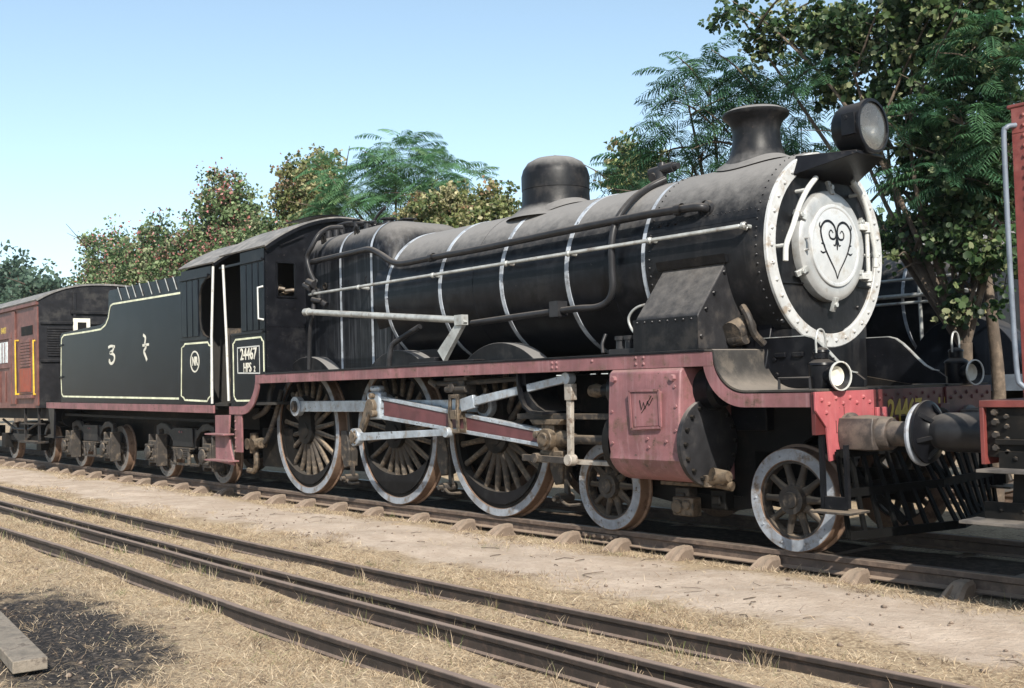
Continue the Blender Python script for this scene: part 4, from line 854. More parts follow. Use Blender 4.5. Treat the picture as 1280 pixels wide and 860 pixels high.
# cowcatcher
cw = MB(); nS = 8
def cwp(f, z):  # f in -1..1 across
    t = (1-z)/.85; return Vector((4.80+.10*t + (.36*t)*(1-abs(f)), 1.22*f, z))
for s in (-1, 1):
    for k_ in range(nS):
        f = s*(.05+.95*k_/(nS-1)); MB().bar(cwp(f,.92), cwp(f,.22), .05, .022, (1,0,0)).build('slat', 'pilot_black', None)
cowslats = [o for o in COL.objects if o.name.split('.')[0] == 'slat']
cwb = MB()
for z in (.90,.58,.24):
    for s in (-1,1): cwb.bar(cwp(0,z), cwp(s*1.0,z), .035, .07)
for s in (-1,1): cwb.bar((4.3,s*.62,.95), cwp(s*.5,.30), .04, .06).bar((4.72,s*1.1,1.06), cwp(s*.9,.85), .05,.05)
CWO = cwb.build('cowcatcher', 'pilot_black', LOCO)
for o in cowslats: o.parent = CWO

# ---------------- oil lamps standing on the beam
def oil_lamp(x, y, label):
    t = thing('oil_lamp', label, 'lamp', (x, y, 1.435), 'oil lamps on the buffer beam'); t.scale = (1.2, 1.2, 1.2)
    z = 1.435
    MB().lathe([(0,.001),(0,.085),(.02,.09),(.16,.088),(.165,.095),(.18,.09),(.205,.05),(.21,.055),(.25,.055),(.255,.06),(.27,.055),(.285,.03),(.29,.001)], (x,y,z), (0,0,1), 24).build('body', 'black', t)
    MB().lathe([(.04,.06),(.10,.065),(.13,.085),(.17,.10),(.175,.098),(.15,.075),(.12,.05),(.11,.001)], (x,y,z+.085), (1,-.18,0), 28).build('lens_hood', 'black', t)
    MB().lathe([(.168,.094),(.148,.074),(.122,.05),(.114,.001)], (x,y,z+.085), (1,-.18,0), 28).build('lens', 'mould_white', t)
    MB().lathe([(.166,.102),(.18,.102),(.18,.093),(.166,.093)], (x,y,z+.085), (1,-.18,0), 28).build('lens_rim', 'white', t)
    MB().tube(spline([(x,y-.055,z+.25),(x,y-.058,z+.34),(x,y-.035,z+.40),(x,y,z+.415),(x,y+.035,z+.40),(x,y+.058,z+.34),(x,y+.055,z+.25)],4), .008, 6).build('handle', 'pipe_grey', t)
    MB().box(x-.06,x+.06,y-.06,y+.06,z-.012,z+.003).build('foot', 'black', t)
oil_lamp(4.62, -1.12, 'black oil lamp with pale lens on the bright red beam end')
oil_lamp(4.62, 1.08, 'black oil lamp at the shaded end of the dark red beam')

# ================================================================== tender
TEN = thing('tender', 'black tender with cream lining and white lettering behind the cab', 'tender', (-10.8, 0, 0))
def tz(x): return -.0100*(x+10.5)
def tb(mb, name, m, par=TEN, bevel=0, smooth=38, label=None):
    mb.v = [(a, b, c+tz(a)) for a, b, c in mb.v]; return mb.build(name, m, par, bevel, smooth, label)
TY = 1.45
side = [(-14.22,1.375),(-7.80,1.375),(-7.80,3.565),(-11.22,3.555)] + [(-11.28,3.50),(-11.30,3.20),(-11.36,3.06),(-11.52,2.96),(-11.75,2.915),(-14.1,2.86),(-14.22,2.80)]
for s in (-1, 1): tb(MB().prism(side, 'y', s*TY, s*(TY-.03)), 'tank_side', 'tank', bevel=.006)
tb(MB().box(-14.21,-11.3,-1.42,1.42,1.376,2.82).box(-11.3,-7.82,-1.42,1.42,1.376,3.25), 'tank', 'tank')
tb(MB().box(-11.32,-11.26,-1.42,1.42,2.82,3.53), 'coal_bulkhead', 'tank')
tb(MB().cyl((-13.2,0,2.82),(-13.2,0,3.0),.3,n=24).cyl((-13.2,0,3.0),(-13.2,0,3.04),.34,n=24), 'filler_hatch', 'black')
rv = MB()
for _ in range(260):
    x, y = random.uniform(-11.1,-8.0), random.uniform(-1.3,1.3); r = random.uniform(.06,.15); z = 3.22+.12*(1-abs(y)/1.4)
    rv.add([(x+r*a*random.uniform(.7,1.2), y+r*b*random.uniform(.7,1.2), z+r*c*random.uniform(.6,1)) for a, b, c in ((1,0,0),(-1,0,0),(0,1,0),(0,-1,0),(0,0,1),(0,0,-1))], [(0,2,4),(2,1,4),(1,3,4),(3,0,4),(2,0,5),(1,2,5),(3,1,5),(0,3,5)])
cobj = tb(rv, 'coal', 'underframe', smooth=0); cobj['kind'] = 'stuff'
# coal rails: thin leaning bars along the raised top
for px in (147, 157, 165, 174, 185, 195, 206, 216):
    a = Vector(PY(px, 346+(216-px)*.19, -1.46)); b = Vector(PY(px+5, 362+(216-px)*.19, -1.46)); MB().tube([a, b], .009, 6).build('coal_rail_bar', 'pipe_grey', TEN)
# shelter at the front of the tender
sh_lo = [(-7.80,1.375),(-6.62,1.375),(-6.62,2.46),(-7.80,2.46)]
for s in (-1, 1):
    tb(MB().prism(sh_lo, 'y', s*TY, s*(TY-.03)), 'shelter_side', 'tank', bevel=.004)
    # upper side with the rounded doorway cut out
    up = [(-7.80,2.46),(-7.80,3.60),(-6.62,3.60),(-6.62,3.45),(-6.80,3.42),(-6.95,3.33),(-7.03,3.20),(-7.05,3.0),(-7.05,2.75),(-7.00,2.60),(-6.90,2.51),(-6.75,2.47),(-6.75,2.46)]
    m = MB(); n = len(up)
    top = [(-7.80,3.60),(-6.62,3.60)]
    cut = up[3:13]
    for i in range(len(cut)-1):   # strips from cut edge to the rear edge
        (xa, za), (xb, zb) = cut[i], cut[i+1]
        m.add([(-7.80,s*TY,za),(xa,s*TY,za),(xb,s*TY,zb),(-7.80,s*TY,zb),(-7.80,s*(TY-.03),za),(xa,s*(TY-.03),za),(xb,s*(TY-.03),zb),(-7.80,s*(TY-.03),zb)], [(0,1,2,3),(7,6,5,4),(1,5,6,2)])
    m.box(-7.80,-6.62,min(s*TY,s*(TY-.03)),max(s*TY,s*(TY-.03)),3.452,3.62)
    tb(m, 'shelter_upper_side', 'black', smooth=0)
    e = MB().tube([(x_, s*TY, z_) for x_, z_ in cut], .02, 6); tb(e, 'doorway_beading', 'underframe')
    if s < 0:
        for x_ in (-7.76,-7.53,-7.30): tb(MB().box(x_,x_+.2,-1.465,-1.445,2.50,3.44), 'door_plank', 'tank', bevel=.006)
        tb(MB().box(-7.85,-6.7,-1.48,-1.45,3.455,3.50), 'shelter_beading', 'black'); tb(MB().box(-7.85,-6.75,-1.475,-1.45,2.44,2.475), 'shelter_beading', 'black')
    tb(MB().tube([(-6.60,s*1.47,1.40),(-6.58,s*1.47,2.5),(-6.50,s*1.46,3.60)], .021, 10), 'shelter_handrail', 'white')
tb(MB().ribbon([(y*1.04, z-.03-.0) for y, z in archp], 'x', -7.85, -6.45, .025), 'shelter_roof', 'roof_grey')
tb(MB().ribbon([(y*1.035, z-.065) for y, z in archp], 'x', -6.50, -6.46, .05), 'roof_edge', 'black')
tb(MB().prism([(y, 1.376) for y in (-1.42,1.42)] + [(y, roofz(y)-.06) for y in np.linspace(1.42,-1.42,11)], 'x', -7.83, -7.805), 'shelter_back', 'dark_inside')
tb(MB().box(-7.8,-6.3,-1.4,1.4,1.36,1.40), 'footplate', 'dark_inside')
def tl(pts, w=.034, m='cream', name='lining'):
    mb = MB().ribbon(pts, 'y', -TY-.001, -TY-.005, w); return mb.build(name, m, TEN, smooth=0)
def T2(*pp): return [(PY(x, y, -TY-.003)[0], PY(x, y, -TY-.003)[2]) for x, y in pp]
tl(T2((77,492),(79,495.5),(223.5,498.2))); tl(T2((77,492),(76.2,470),(76.5,430),(77,423),(80,419))); tl(T2((80,419),(110,414.5),(126,411.5),(132,406),(135.5,397),(136.5,389),(138,382.5),(141,380),(150,378.5),(225,366.2)))
tl(T2((231,500),(259,501.5),(260.5,498),(263.5,494.5),(263.8,433.5),(261,431),(259.5,427.8),(231,430),(230,432.5),(227,435),(226.6,495),(229.5,497),(231,500)), .03)
# hinges at the rear edge
for z in (2.60, 1.92): tb(MB().box(-14.26,-14.05,-1.475,-1.45,z-.015,z+.015).cyl((-14.24,-1.47,z-.03),(-14.24,-1.47,z+.03),.02), 'hinge', 'black')
lt = MB()
def L1(*pp): return T2(*[(a*.349, 330+b*.349) for a, b in pp])
def letter(pts, w):
    return MB().ribbon([(p.x, p.z) for p in spline([(a, 0, b) for a, b in pts], 5)], 'y', -TY-.001, -TY-.006, w)
q = letter(L1((388,299),(398,294),(411,296)), .05); lt.add(q.v, q.f); q = letter(L1((408,297),(404,310),(394,319),(404,322),(410,332),(408,348),(399,357),(392,350),(393,342)), .055); lt.add(q.v, q.f)
lt.build('painted_letter', 'mould_white', TEN, smooth=0)
lt = MB()
q = letter(L1((513,254),(520,262),(520,276),(518,286)), .05); lt.add(q.v, q.f); q = letter(L1((511,292),(520,290),(533,288)), .045); lt.add(q.v, q.f); q = letter(L1((520,290),(522,300),(516,312),(518,322),(523,335),(526,346)), .055); lt.add(q.v, q.f)
lt.build('painted_letter', 'mould_white', TEN, smooth=0)
cx, cz = T2((243.5,452))[0]
MB().lathe([(TY+.001,.155),(TY+.006,.155),(TY+.006,.18),(TY+.001,.18)], (cx,0,cz), (0,-1,0), 36).build('emblem_ring', 'mould_white', TEN)
link('emblem_letters', text_mesh('NR', .20, mk(cx,cz,-TY-.001), .003, .78, .006), 'mould_white', TEN)
# sole bars and underframe
for s in (-1, 1): tb(MB().box(-15.2,-6.58,min(s*1.46,s*1.43),max(s*1.46,s*1.43),1.245,1.372), 'sole_bar', 'pink', bevel=.004)
tb(MB().box(-15.2,-6.6,-1.42,1.42,1.30,1.372), 'underframe_deck', 'underframe')
tb(MB().box(-15.0,-6.4,-.75,-.68,.95,1.30).box(-15.0,-6.4,.68,.75,.95,1.30).box(-14.6,-6.8,-1.25,-1.2,1.08,1.13), 'inner_sill', 'underframe')
MB().box(-14.0,-7.6,-.6,.6,.45,1.2).build('water_well', 'underframe', TEN)
tb(MB().box(-15.22,-15.16,-1.42,1.42,.95,1.37), 'rear_beam', 'underframe')
tb(MB().prism([(-15.12,1.25),(-14.72,1.25),(-14.78,.62),(-15.2,.60),(-15.2,.66),(-14.95,.68)], 'y', -1.44, -1.40).box(-15.4,-14.75,-1.45,-1.2,.60,.625), 'rear_step', 'black')
for s in (-1, 1):
    bf = MB().lathe([(0,.001),(0,.18),(.03,.18),(.05,.13),(.28,.12),(.28,.08),(.42,.08),(.42,.22),(.45,.23),(.46,.001)], (-15.22,s*.98,1.08), (-1,0,0), 28); bf.build('buffer', 'underframe', TEN)
# bogies
TW = wheel('bogie_wheel', .457, 10, .32, .125, 0, None, .345, (.075, .05), 'dusty_iron', 'rim_grey')
TW.parent = TEN; put(TW, -14.55, .457, 1, TEN)
for i, (xa, xb) in enumerate(((-14.55,-12.17),(-9.80,-7.42))):
    xm = (xa+xb)/2
    BG = MB().box(xm-.35,xm+.35,-1.1,1.1,.55,.80).build('bogie', 'underframe', TEN)
    for s in (-1, 1):
        y0, y1 = s*1.10, s*1.02
        fr = [(xm-.48,.58),(xm+.48,.58),(xm+.50,.72),(xm+.70,.86),(xm+.98,.90),(xm+1.25,.86),(xm+1.25,.96),(xm+1.0,1.02),(xm+.78,1.0),(xm+.58,.90),(xm+.46,.92),(xm-.46,.92),(xm-.58,.90),(xm-.78,1.0),(xm-1.0,1.02),(xm-1.25,.96),(xm-1.25,.86),(xm-.98,.90),(xm-.70,.86),(xm-.50,.72)]
        MB().prism(fr, 'y', y0, y1).build('side_frame', 'bogie_iron', BG, bevel=.012)
        for x_ in (xa, xb):
            e = MB().box(x_-.16,x_+.16,min(s*1.22,s*.98),max(s*1.22,s*.98),.28,.68).box(x_-.20,x_-.15,min(s*1.20,s*1.0),max(s*1.20,s*1.0),.22,.80).box(x_+.15,x_+.20,min(s*1.20,s*1.0),max(s*1.20,s*1.0),.22,.80).box(x_-.14,x_+.14,min(s*1.26,s*1.2),max(s*1.26,s*1.2),.33,.62)
            e.box(x_-.06,x_+.06,min(s*1.10,s*1.0),max(s*1.10,s*1.0),.68,.88).lathe([(0,.12),(.02,.12),(.04,.09),(.04,.001)], (x_,s*1.285,.48), (0,s,0), 16)
            for zz in (.36,.60): e.box(x_-.17,x_+.17,min(s*1.285,s*1.25),max(s*1.285,s*1.25),zz-.025,zz+.025)
            for dx_ in (-.115,.115):
                for zz in (.36,.48,.60): e.bolt((x_+dx_,s*1.26,zz),(0,s,0),.022,.03)
            e.build('axle_box', 'dusty_iron', BG, bevel=.008)
            MB().lathe([(0,.15),(.03,.16),(.05,.12),(.05,.001)], (x_-.23,s*1.1,.47), (-1,0,0), 20).build('dust_guard', 'bogie_iron', BG)
        lf = MB()
        for k_ in range(6): lf.box(xm-.42+.05*k_,xm+.42-.05*k_,min(s*1.16,s*1.08),max(s*1.16,s*1.08),.56-.035*k_,.585-.035*k_)
        lf.cyl((xm,s*1.18,.47),(xm,s*1.05,.47),.09).cyl((xm-.3,s*1.14,.30),(xm-.3,s*1.14,.52),.03).cyl((xm+.3,s*1.14,.30),(xm+.3,s*1.14,.52),.03).box(xm-.55,xm+.55,min(s*1.12,s*1.06),max(s*1.12,s*1.06),.27,.31)
        lf.build('leaf_spring', 'dusty_iron', BG)
        MB().box(xm-.43,xm+.43,min(s*1.13,s*1.10),max(s*1.13,s*1.10),.60,.93).build('bolster_plate', 'bogie_iron', BG, bevel=.006)
        bt = MB()
        for dx_ in (-.12,-.02): bt.rivet((xm+dx_,s*1.13,.86),(0,s,0),.022)
        bt.build_each('plate_bolt', 'pink', BG)
    for x_ in (xa, xb):
        for s in (1, -1):
            if not (i == 0 and x_ == xa and s == 1): put(copy_part(TW, TEN), x_, .457, s, TEN)
        MB().cyl((x_,-1.0,.457),(x_,1.0,.457),.07).build('axle', 'underframe', TEN)
# pink side steps at the front of the tender
sp_ = T2((267,519),(285,519),(284,543),(286,560),(291,582),(268,577)); MB().prism(sp_, 'y', -1.43, -1.40).build('step_plate', 'pink', TEN, bevel=.004)
for (x0_, y0_, x1_) in ((256,541,284),(256,573,290)):
    a = PY(x0_+4, y0_, -1.5); b = PY(x1_, y0_, -1.5); MB().box(a[0],b[0],-1.56,-1.38,a[2]-.03,a[2]-.005).build('step_tread', 'pink', TEN, bevel=.004)

# ================================================================== coach behind the tender
CO = thing('passenger_coach', 'maroon passenger coach with black end and grey roof behind the tender', 'coach', (-25, 0, 0))
CY = 1.53; c0 = -15.45; c1 = -33.
ends = [(y, 3.66+.42*(1-(abs(y)/1.56)**2.6)) for y in np.linspace(-1.53, 1.53, 21)]
MB().prism([(-CY,1.30),(CY,1.30)] + [(y, z) for y, z in ends[::-1]], 'x', c0, c0-.06).build('end_wall', 'coach_black', CO, smooth=0)
for s in (-1, 1): MB().box(c1,c0-.061,min(s*CY,s*(CY-.05)),max(s*CY,s*(CY-.05)),1.30,3.66).build('side_wall', 'coach_maroon', CO)
MB().ribbon([(y*1.03, z+.015) for y, z in ends], 'x', c1, c0+.03, .04).build('roof', 'roof_grey', CO, smooth=50)
m = MB(); 
for s in (-1,): m.box(c1,c0,s*CY-.06,s*CY-.0,3.60,3.67)
m.build('gutter', 'coach_maroon', CO)
def cbox(px0, px1, py0, py1, name, mt, o0=-.0, th=.03, bev=.004):
    a = PY(px0, py0, -CY); b = PY(px1, py1, -CY); a2 = PY(px0, py1, -CY); z0, z1 = (a2[2]+b[2])/2, a[2]
    return MB().box(a[0], b[0], -CY-o0-th, -CY-o0, z0, z1).build(name, mt, CO, bevel=bev)
dr = cbox(25,42,425,492,'door','coach_maroon',0,.02); cbox(26,40,461,490,'door_panel','coach_red',.021,.012)
cbox(27,41,409,419,'door_window','underframe',0,.012)
# louvred shutter of the door: slats
a = PY(26,426,-CY); b = PY(40,458,-CY)
for i in range(9):
    z = b[2]+(a[2]-b[2])*(i+.5)/9; MB().box(a[0]+.05,b[0]-.03,-CY-.045,-CY-.02,z-.03,z+.022).build('louvre_slat', 'coach_maroon', CO)
for px in (19, 41.5):
    t_ = Vector(PY(px,426,-CY-.07)); b_ = Vector(PY(px,493,-CY-.07)); MB().tube([t_+Vector((0,.07,0)), t_, Vector((t_.x,t_.y,b_.z)), Vector((t_.x,t_.y+.07,b_.z))], .026, 8).build('grab_rail', 'yellow_paint', CO)
cbox(23,44,494,498,'door_sill','coach_maroon',0,.08)
cbox(16,21,390,505,'pillar','coach_maroon',0,.035); cbox(44,49.5,384,507,'corner_pillar','coach_maroon',0,.035)
wn = cbox(0,10,429,454,'window','window_pale',0,.015)
for px in (-16, 13): cbox(px, px+3.4, 422, 505, 'pillar', 'coach_maroon', 0, .035)
for py in (424, 459): cbox(-30, 16, py, py+3, 'waist_rail', 'coach_maroon', 0, .04)
for px in (3.2, 6.6): cbox(px, px+.8, 429, 454, 'window_bar', 'coach_maroon', .015, .01)
for i, (u0, u1) in enumerate(((-14,-3),)): cbox(u0,u1,429,454,'window','window_pale',0,.015)
for px in (-15,-6,1,7.5): cbox(px, px+.6, 464, 503, 'panel_joint', 'coach_maroon', 0, .022)
x_, _, z_ = PY(3,415,-CY); link('coach_number', text_mesh('8483', .22, mk(PY(4.5,414,-CY)[0],PY(4.5,414,-CY)[2],-CY-.001), .003, 1.), 'yellow_letter', CO)
# end details
def ebox(y0, y1, z0, z1, name, mt, th=.03): return MB().box(c0, c0+th, y0, y1, z0, z1).build(name, mt, CO, bevel=.004)
for y in (-.75, .3): ebox(y-.03, y+.03, 1.3, 3.9, 'end_rib', 'coach_black', .04)
for z in (2.35, 3.2): ebox(-1.5, -.05, z-.03, z+.03, 'end_rail', 'coach_black', .045)
def E2(px, py): p = PX(px, py, c0); return p[1], p[2]
y0, z1 = E2(91,398); y1, z0 = E2(112,412); w_ = ebox(y0, y1, z0-.35, z1, 'end_window', 'mould_white', .05); MB().box(c0+.05,c0+.056,y0+.09,y1-.09,z0-.25,z1-.09).build('pane', 'underframe', w_)
y0, z1 = E2(88,390); ebox(y0, y0+1.4, z1-.04, z1+.02, 'end_rail', 'coach_black', .06)
for i in range(12): ebox(-1.35, -.80, 2.45+.055*i, 2.485+.055*i, 'louvre_slat', 'coach_black', .03)
# coach underframe and bogie
MB().box(c1,c0,-1.35,1.35,1.05,1.30).build('underframe', 'underframe', CO)
for s in (-1, 1): MB().lathe([(0,.18),(.05,.13),(.35,.12),(.35,.08),(.45,.08),(.45,.22),(.48,.22),(.48,.001)], (c0,s*.98,1.08), (1,0,0), 24).build('buffer', 'underframe', CO)
for xm in (-18.2, -30):
    BG = MB().box(xm-1.9,xm+1.9,-1.08,-1.0,.48,.62).box(xm-1.9,xm+1.9,1.0,1.08,.48,.62).box(xm-.4,xm+.4,-1.1,1.1,.5,.95).build('bogie', 'underframe', CO)
    for dx_ in (-1.45, 1.45):
        for s in (1, -1): put(copy_part(TW, CO), xm+dx_, .457, s, CO)
        for s in (-1, 1): MB().box(xm+dx_-.17,xm+dx_+.17,min(s*1.18,s*1.0),max(s*1.18,s*1.0),.3,.66).build('axle_box', 'underframe', BG, bevel=.01)
    lf = MB()
    for k_ in range(5): lf.box(xm-.7+.1*k_,xm+.7-.1*k_,-1.16,-1.08,.62-.04*k_,.655-.04*k_)
    lf.tube([(xm-1.6,-1.14,1.0),(xm-.6,-1.14,.78),(xm+.6,-1.14,.78),(xm+1.6,-1.14,1.0)],.03,8); lf.build('bogie_spring', 'bogie_iron', BG)
MB().box(c0-1.5,c0-.3,-1.55,-1.25,.50,.54).box(c0-1.5,c0-.35,-1.52,-1.3,.92,.95).box(c0-1.45,c0-1.40,-1.45,-1.4,.5,1.3).box(c0-.42,c0-.37,-1.45,-1.4,.5,1.3).build('foot_step', 'bogie_iron', CO)

# ================================================================== vehicle coupled in front
RV = thing('railway_wagon', 'maroon riveted railway vehicle with black steps coupled ahead of the locomotive', 'railway vehicle', (9, 0, 0))
rx = 6.13
MB().box(6.42,14,-1.36,1.36,1.34,3.38).build('body', 'wagon_red', RV, bevel=.01)
MB().box(6.40,14,-1.38,1.38,3.381,3.41).build('top_rim', 'wagon_red', RV, bevel=.01)
m = MB().box(6.43,6.60,-1.375,-1.36,1.35,3.199).box(6.43,14,-1.375,-1.36,3.20,3.38); m.build('angle_strip', 'wagon_red', RV, bevel=.004)
for k_ in range(27): MB().rivet((6.515,-1.375,1.45+.072*k_),(0,-1,0),.017).build('rivet', 'wagon_red', RV)
m = MB()
for k_ in range(18): m.rivet((6.72+.1*k_,-1.375,3.30),(0,-1,0),.017)
for k_ in range(27): m.rivet((6.42,-1.30,1.45+.072*k_),(-1,0,0),.017)
m.build_each('rivet', 'wagon_red', RV)
MB().tube(spline([(6.46,-1.37,3.26),(6.42,-1.43,3.24),(6.405,-1.44,3.12),(6.41,-1.44,2.2),(6.425,-1.44,1.55),(6.45,-1.43,1.44),(6.52,-1.40,1.40)],6), .018, 10).build('handrail', 'pipe_blue', RV)
MB().box(rx,14,-1.42,1.42,1.285,1.335).build('floor_edge', 'wagon_red', RV, bevel=.004)
MB().box(rx,rx+.03,-1.42,1.42,.88,1.284).build('buffer_beam', 'wagon_red', RV, bevel=.003)
MB().box(rx+.031,14,-1.38,-1.30,.93,1.284).box(rx+.031,14,1.30,1.38,.93,1.284).box(rx+.1,14,-1.41,-1.38,1.02,1.06).build('sole_bar', 'underframe', RV, bevel=.005)
m = MB()
for z in (1.0,1.09,1.18,1.25): m.bolt((rx+.10,-1.38,z),(0,-1,0),.028,.03); m.bolt((rx+.18,-1.38,z-.03),(0,-1,0),.02,.02)
m.build_each('sole_bar_bolt', 'dusty_iron', RV)
for z, x0, yo in ((.835, 6.17, -1.58), (.475, 6.05, -1.62)):
    MB().box(x0,8.2,yo,-1.36,z,z+.022).build('step_tread', 'step_grey', RV, bevel=.003)
    MB().box(x0+.08,8.2,-1.40,-1.365,z+.022,z+.14).build('step_back', 'underframe', RV)
    m = MB()
    for k_ in range(4): m.rivet((x0+.2+.16*k_,-1.40,z+.09),(0,-1,0),.02)
    m.build_each('step_rivet', 'underframe', RV)
MB().prism([(6.35,.95),(8.1,.95),(8.1,.50),(6.18,.50),(6.32,.62)], 'y', -1.37, -1.34).build('step_plate', 'underframe', RV)
MB().box(6.2,14,-.7,.7,.5,1.28).build('underframe', 'underframe', RV)
for s in (-1, 1):
    b = MB().lathe([(0,.001),(0,.17),(-.02,.17),(-.10,.155),(-.50,.15),(-.52,.145),(-.60,.12),(-.64,.001)], (rx,s*.98,1.08), (1,0,0), 36).build('buffer', 'pipe_black', RV)
    MB().lathe([(-.672,.001),(-.67,.24),(-.655,.25),(-.64,.245),(-.61,.16),(-.56,.12),(-.56,.001)], (rx,s*.98,1.08), (1,0,0), 40).build('buffer_head', 'black', b)
    rb = MB()
    for k_ in range(6):
        a = k_*math.pi/3+.3; rb.bar((rx-.53,s*.98+.10*math.cos(a),1.08+.10*math.sin(a)),(rx-.635,s*.98+.21*math.cos(a),1.08+.21*math.sin(a)),.03,.03)
    rb.build_each('buffer_rib', 'black', b)
MB().tube(spline([(rx,-.45,1.0),(rx-.10,-.45,.98),(rx-.16,-.45,.8),(rx-.12,-.45,.55),(rx-.02,-.45,.45)],6), .035, 8).build('brake_hose', 'underframe', RV)
MB().box(rx-.04,rx,-.16,.16,.94,1.18).tube(spline([(rx,0,1.06),(rx-.2,0,1.06),(rx-.28,0,.95),(rx-.26,0,.72),(rx-.22,0,.60)],5), .03, 8).build('draw_gear', 'underframe', RV)
for x_ in (7.3, 9.3):
    for s in (1, -1): put(copy_part(TW, RV), x_, .457, s, RV)

# ================================================================== second locomotive on the next road
L2 = thing('steam_locomotive', 'dark steam locomotive standing behind the tree trunk on the next track', 'locomotive', (-2, 5.6, 0))
y2 = 5.6
MB().lathe([(-3,.001),(-3,.86),(3.2,.86),(3.22,.84),(3.22,.001)], (0,y2,2.55), n=64).build('boiler', 'boiler', L2)
for x_ in (2.75, 1.9, .8, -.6): MB().lathe([(x_-.025,.86),(x_-.02,.868),(x_+.02,.868),(x_+.025,.86)], (0,y2,2.55), n=64).build('boiler_band', 'band_white', L2)
for z, r_ in ((2.82,.02),(2.60,.03),(2.50,.02)): MB().tube([(-3,y2-.95,z),(3.0,y2-.95,z)], r_, 8).build('handrail', 'pipe_grey', L2)
MB().tube([(2.2,y2-.9,1.3),(2.2,y2-.95,3.0)], .025, 8).build('feed_pipe', 'pipe_grey', L2)
MB().box(-3,4.4,y2-1.4,y2+1.4,1.42,1.50).build('running_board', 'black', L2)
MB().box(-3,4.4,y2-1.42,y2-1.40,1.30,1.50).build('valance', 'pipe_blue', L2)
MB().box(-3,4.4,y2-.6,y2+.6,.5,1.8).build('main_frame', 'underframe', L2)
MB().prism([(3.0+.75*math.cos(math.radians(t)), 1.50+.75*math.sin(math.radians(t))) for t in range(0,181,12)], 'y', y2-1.35, y2-.9).build('splasher', 'tank', L2, bevel=.01)
MB().box(3.3,4.4,y2-.8,y2+.8,1.5,1.9).build('front_box', 'black', L2)
MB().lathe([(0,.3),(.3,.25),(.55,.24),(.6,.32),(.62,.001)], (2.6,y2,3.38), (0,0,1), 24).build('chimney', 'smokebox', L2)
for x_, r_ in ((-2.2,.75),(-.6,.75),(1.2,.457),(3.2,.457)):
    for s in (1, -1):
        c = copy_part(TW, L2); put(c, x_, r_, s, L2); c.location.y += y2; c.scale = (r_/.457, 1, r_/.457)
t2 = thing('railway_track', 'rusty track under the dark locomotive behind the trees', 'track', (0, y2, G))
for y in (-.872, .872): sweep_rail([(-40, y2+y), (0, y2+y), (12, y2+y)], RP, 0).build('rail', 'rail_rust', t2, smooth=30)
for k_ in range(40): 
    o = link('sleeper', sme, None, t2); o.location = (-25+.9*k_, y2, 0)

# ================================================================== trees
def leaf_mat(name, trans=.35, rough=.5):
    m = bpy.data.materials.new(name); m.use_nodes = True; n = m.node_tree.nodes; L = m.node_tree.links; b = n['Principled BSDF']
    a = n.new('ShaderNodeAttribute'); a.attribute_name = 'Col'; L.new(a.outputs['Color'], b.inputs['Base Color']); b.inputs['Roughness'].default_value = rough
    b.inputs['Specular IOR Level'].default_value = .35
    t = n.new('ShaderNodeBsdfTranslucent'); mx = n.new('ShaderNodeMixShader'); mx.inputs[0].default_value = trans
    hs = n.new('ShaderNodeHueSaturation'); hs.inputs['Value'].default_value = 1.5; hs.inputs['Saturation'].default_value = 1.1; L.new(a.outputs['Color'], hs.inputs['Color']); L.new(hs.outputs[0], t.inputs['Color'])
    L.new(b.outputs[0], mx.inputs[1]); L.new(t.outputs[0], mx.inputs[2]); L.new(mx.outputs[0], n['Material Output'].inputs[0]); MATS[name] = m
leaf_mat('leaf'); leaf_mat('straw_blade', .25, .7)
def depth(p): return float(np.dot(np.array(p)-CAM, cf))
def blob(px, py, rx, rz, Y, ry=None):
    c = np.array(PY(px, py, Y)); k = depth(c)/FPX; return c, np.array([rx*k, (ry or (rx+rz)/2*.8)*k, rz*k])
def unit(v): return v/np.maximum(np.linalg.norm(v, axis=-1, keepdims=True), 1e-9)
def leaves(C, size, pal, wide=.8, up=.35, fold=.25):
    n = len(C); d = unit(rng.normal(size=(n,3)) + [0,0,-.35]); nn = unit(rng.normal(size=(n,3)) + [.25*up,-.3*up,1.6*up])
    s = unit(np.cross(d, nn)); nn = np.cross(s, d); L = (size*rng.uniform(.6,1.25,n))[:,None]; w = L*wide*.5
    V = np.stack([C, C+d*L*.55+s*w+nn*L*fold, C+d*L, C+d*L*.55-s*w+nn*L*fold, C+d*L*.55], 1)
    F = (np.arange(n)*5)[:,None,None] + np.array([[0,1,4],[1,2,4],[2,3,4],[3,0,4]])[None]
    col = pal(n); return V.reshape(-1,3), F.reshape(-1,3), np.repeat(col, 5, 0)
def leaves2(C, size, pal, up=.5):     # round two-lobed leaves
    n = len(C); d = unit(rng.normal(size=(n,3)) + [0,-.1,-.9]); nn = unit(rng.normal(size=(n,3))*.9 + [.5,-.7,.8])
    s = unit(np.cross(d, nn)); nn = np.cross(s, d); L = (size*rng.uniform(.45,1.25,n))[:,None]
    o2 = [(0,0,0),(.25,.42,.10),(.68,.50,.13),(1.0,.26,.10),(.80,0,.0),(1.0,-.26,.10),(.68,-.50,.13),(.25,-.42,.10)]
    V = np.stack([C + d*L*a + s*L*b + nn*L*c for a, b, c in o2], 1)
    F = (np.arange(n)*8)[:,None,None] + np.array([[0,1,2],[0,2,4],[2,3,4],[0,4,6],[4,5,6],[0,6,7]])[None]
    return V.reshape(-1,3), F.reshape(-1,3), np.repeat(pal(n), 8, 0)
def palette(cols, w, jit=.22):
    cols = np.array(cols); w = np.array(w)/sum(w)
    def f(n): return np.clip(cols[rng.choice(len(cols), n, p=w)]*rng.uniform(1-jit, 1+jit, (n,1)), .004, 1)
    return f
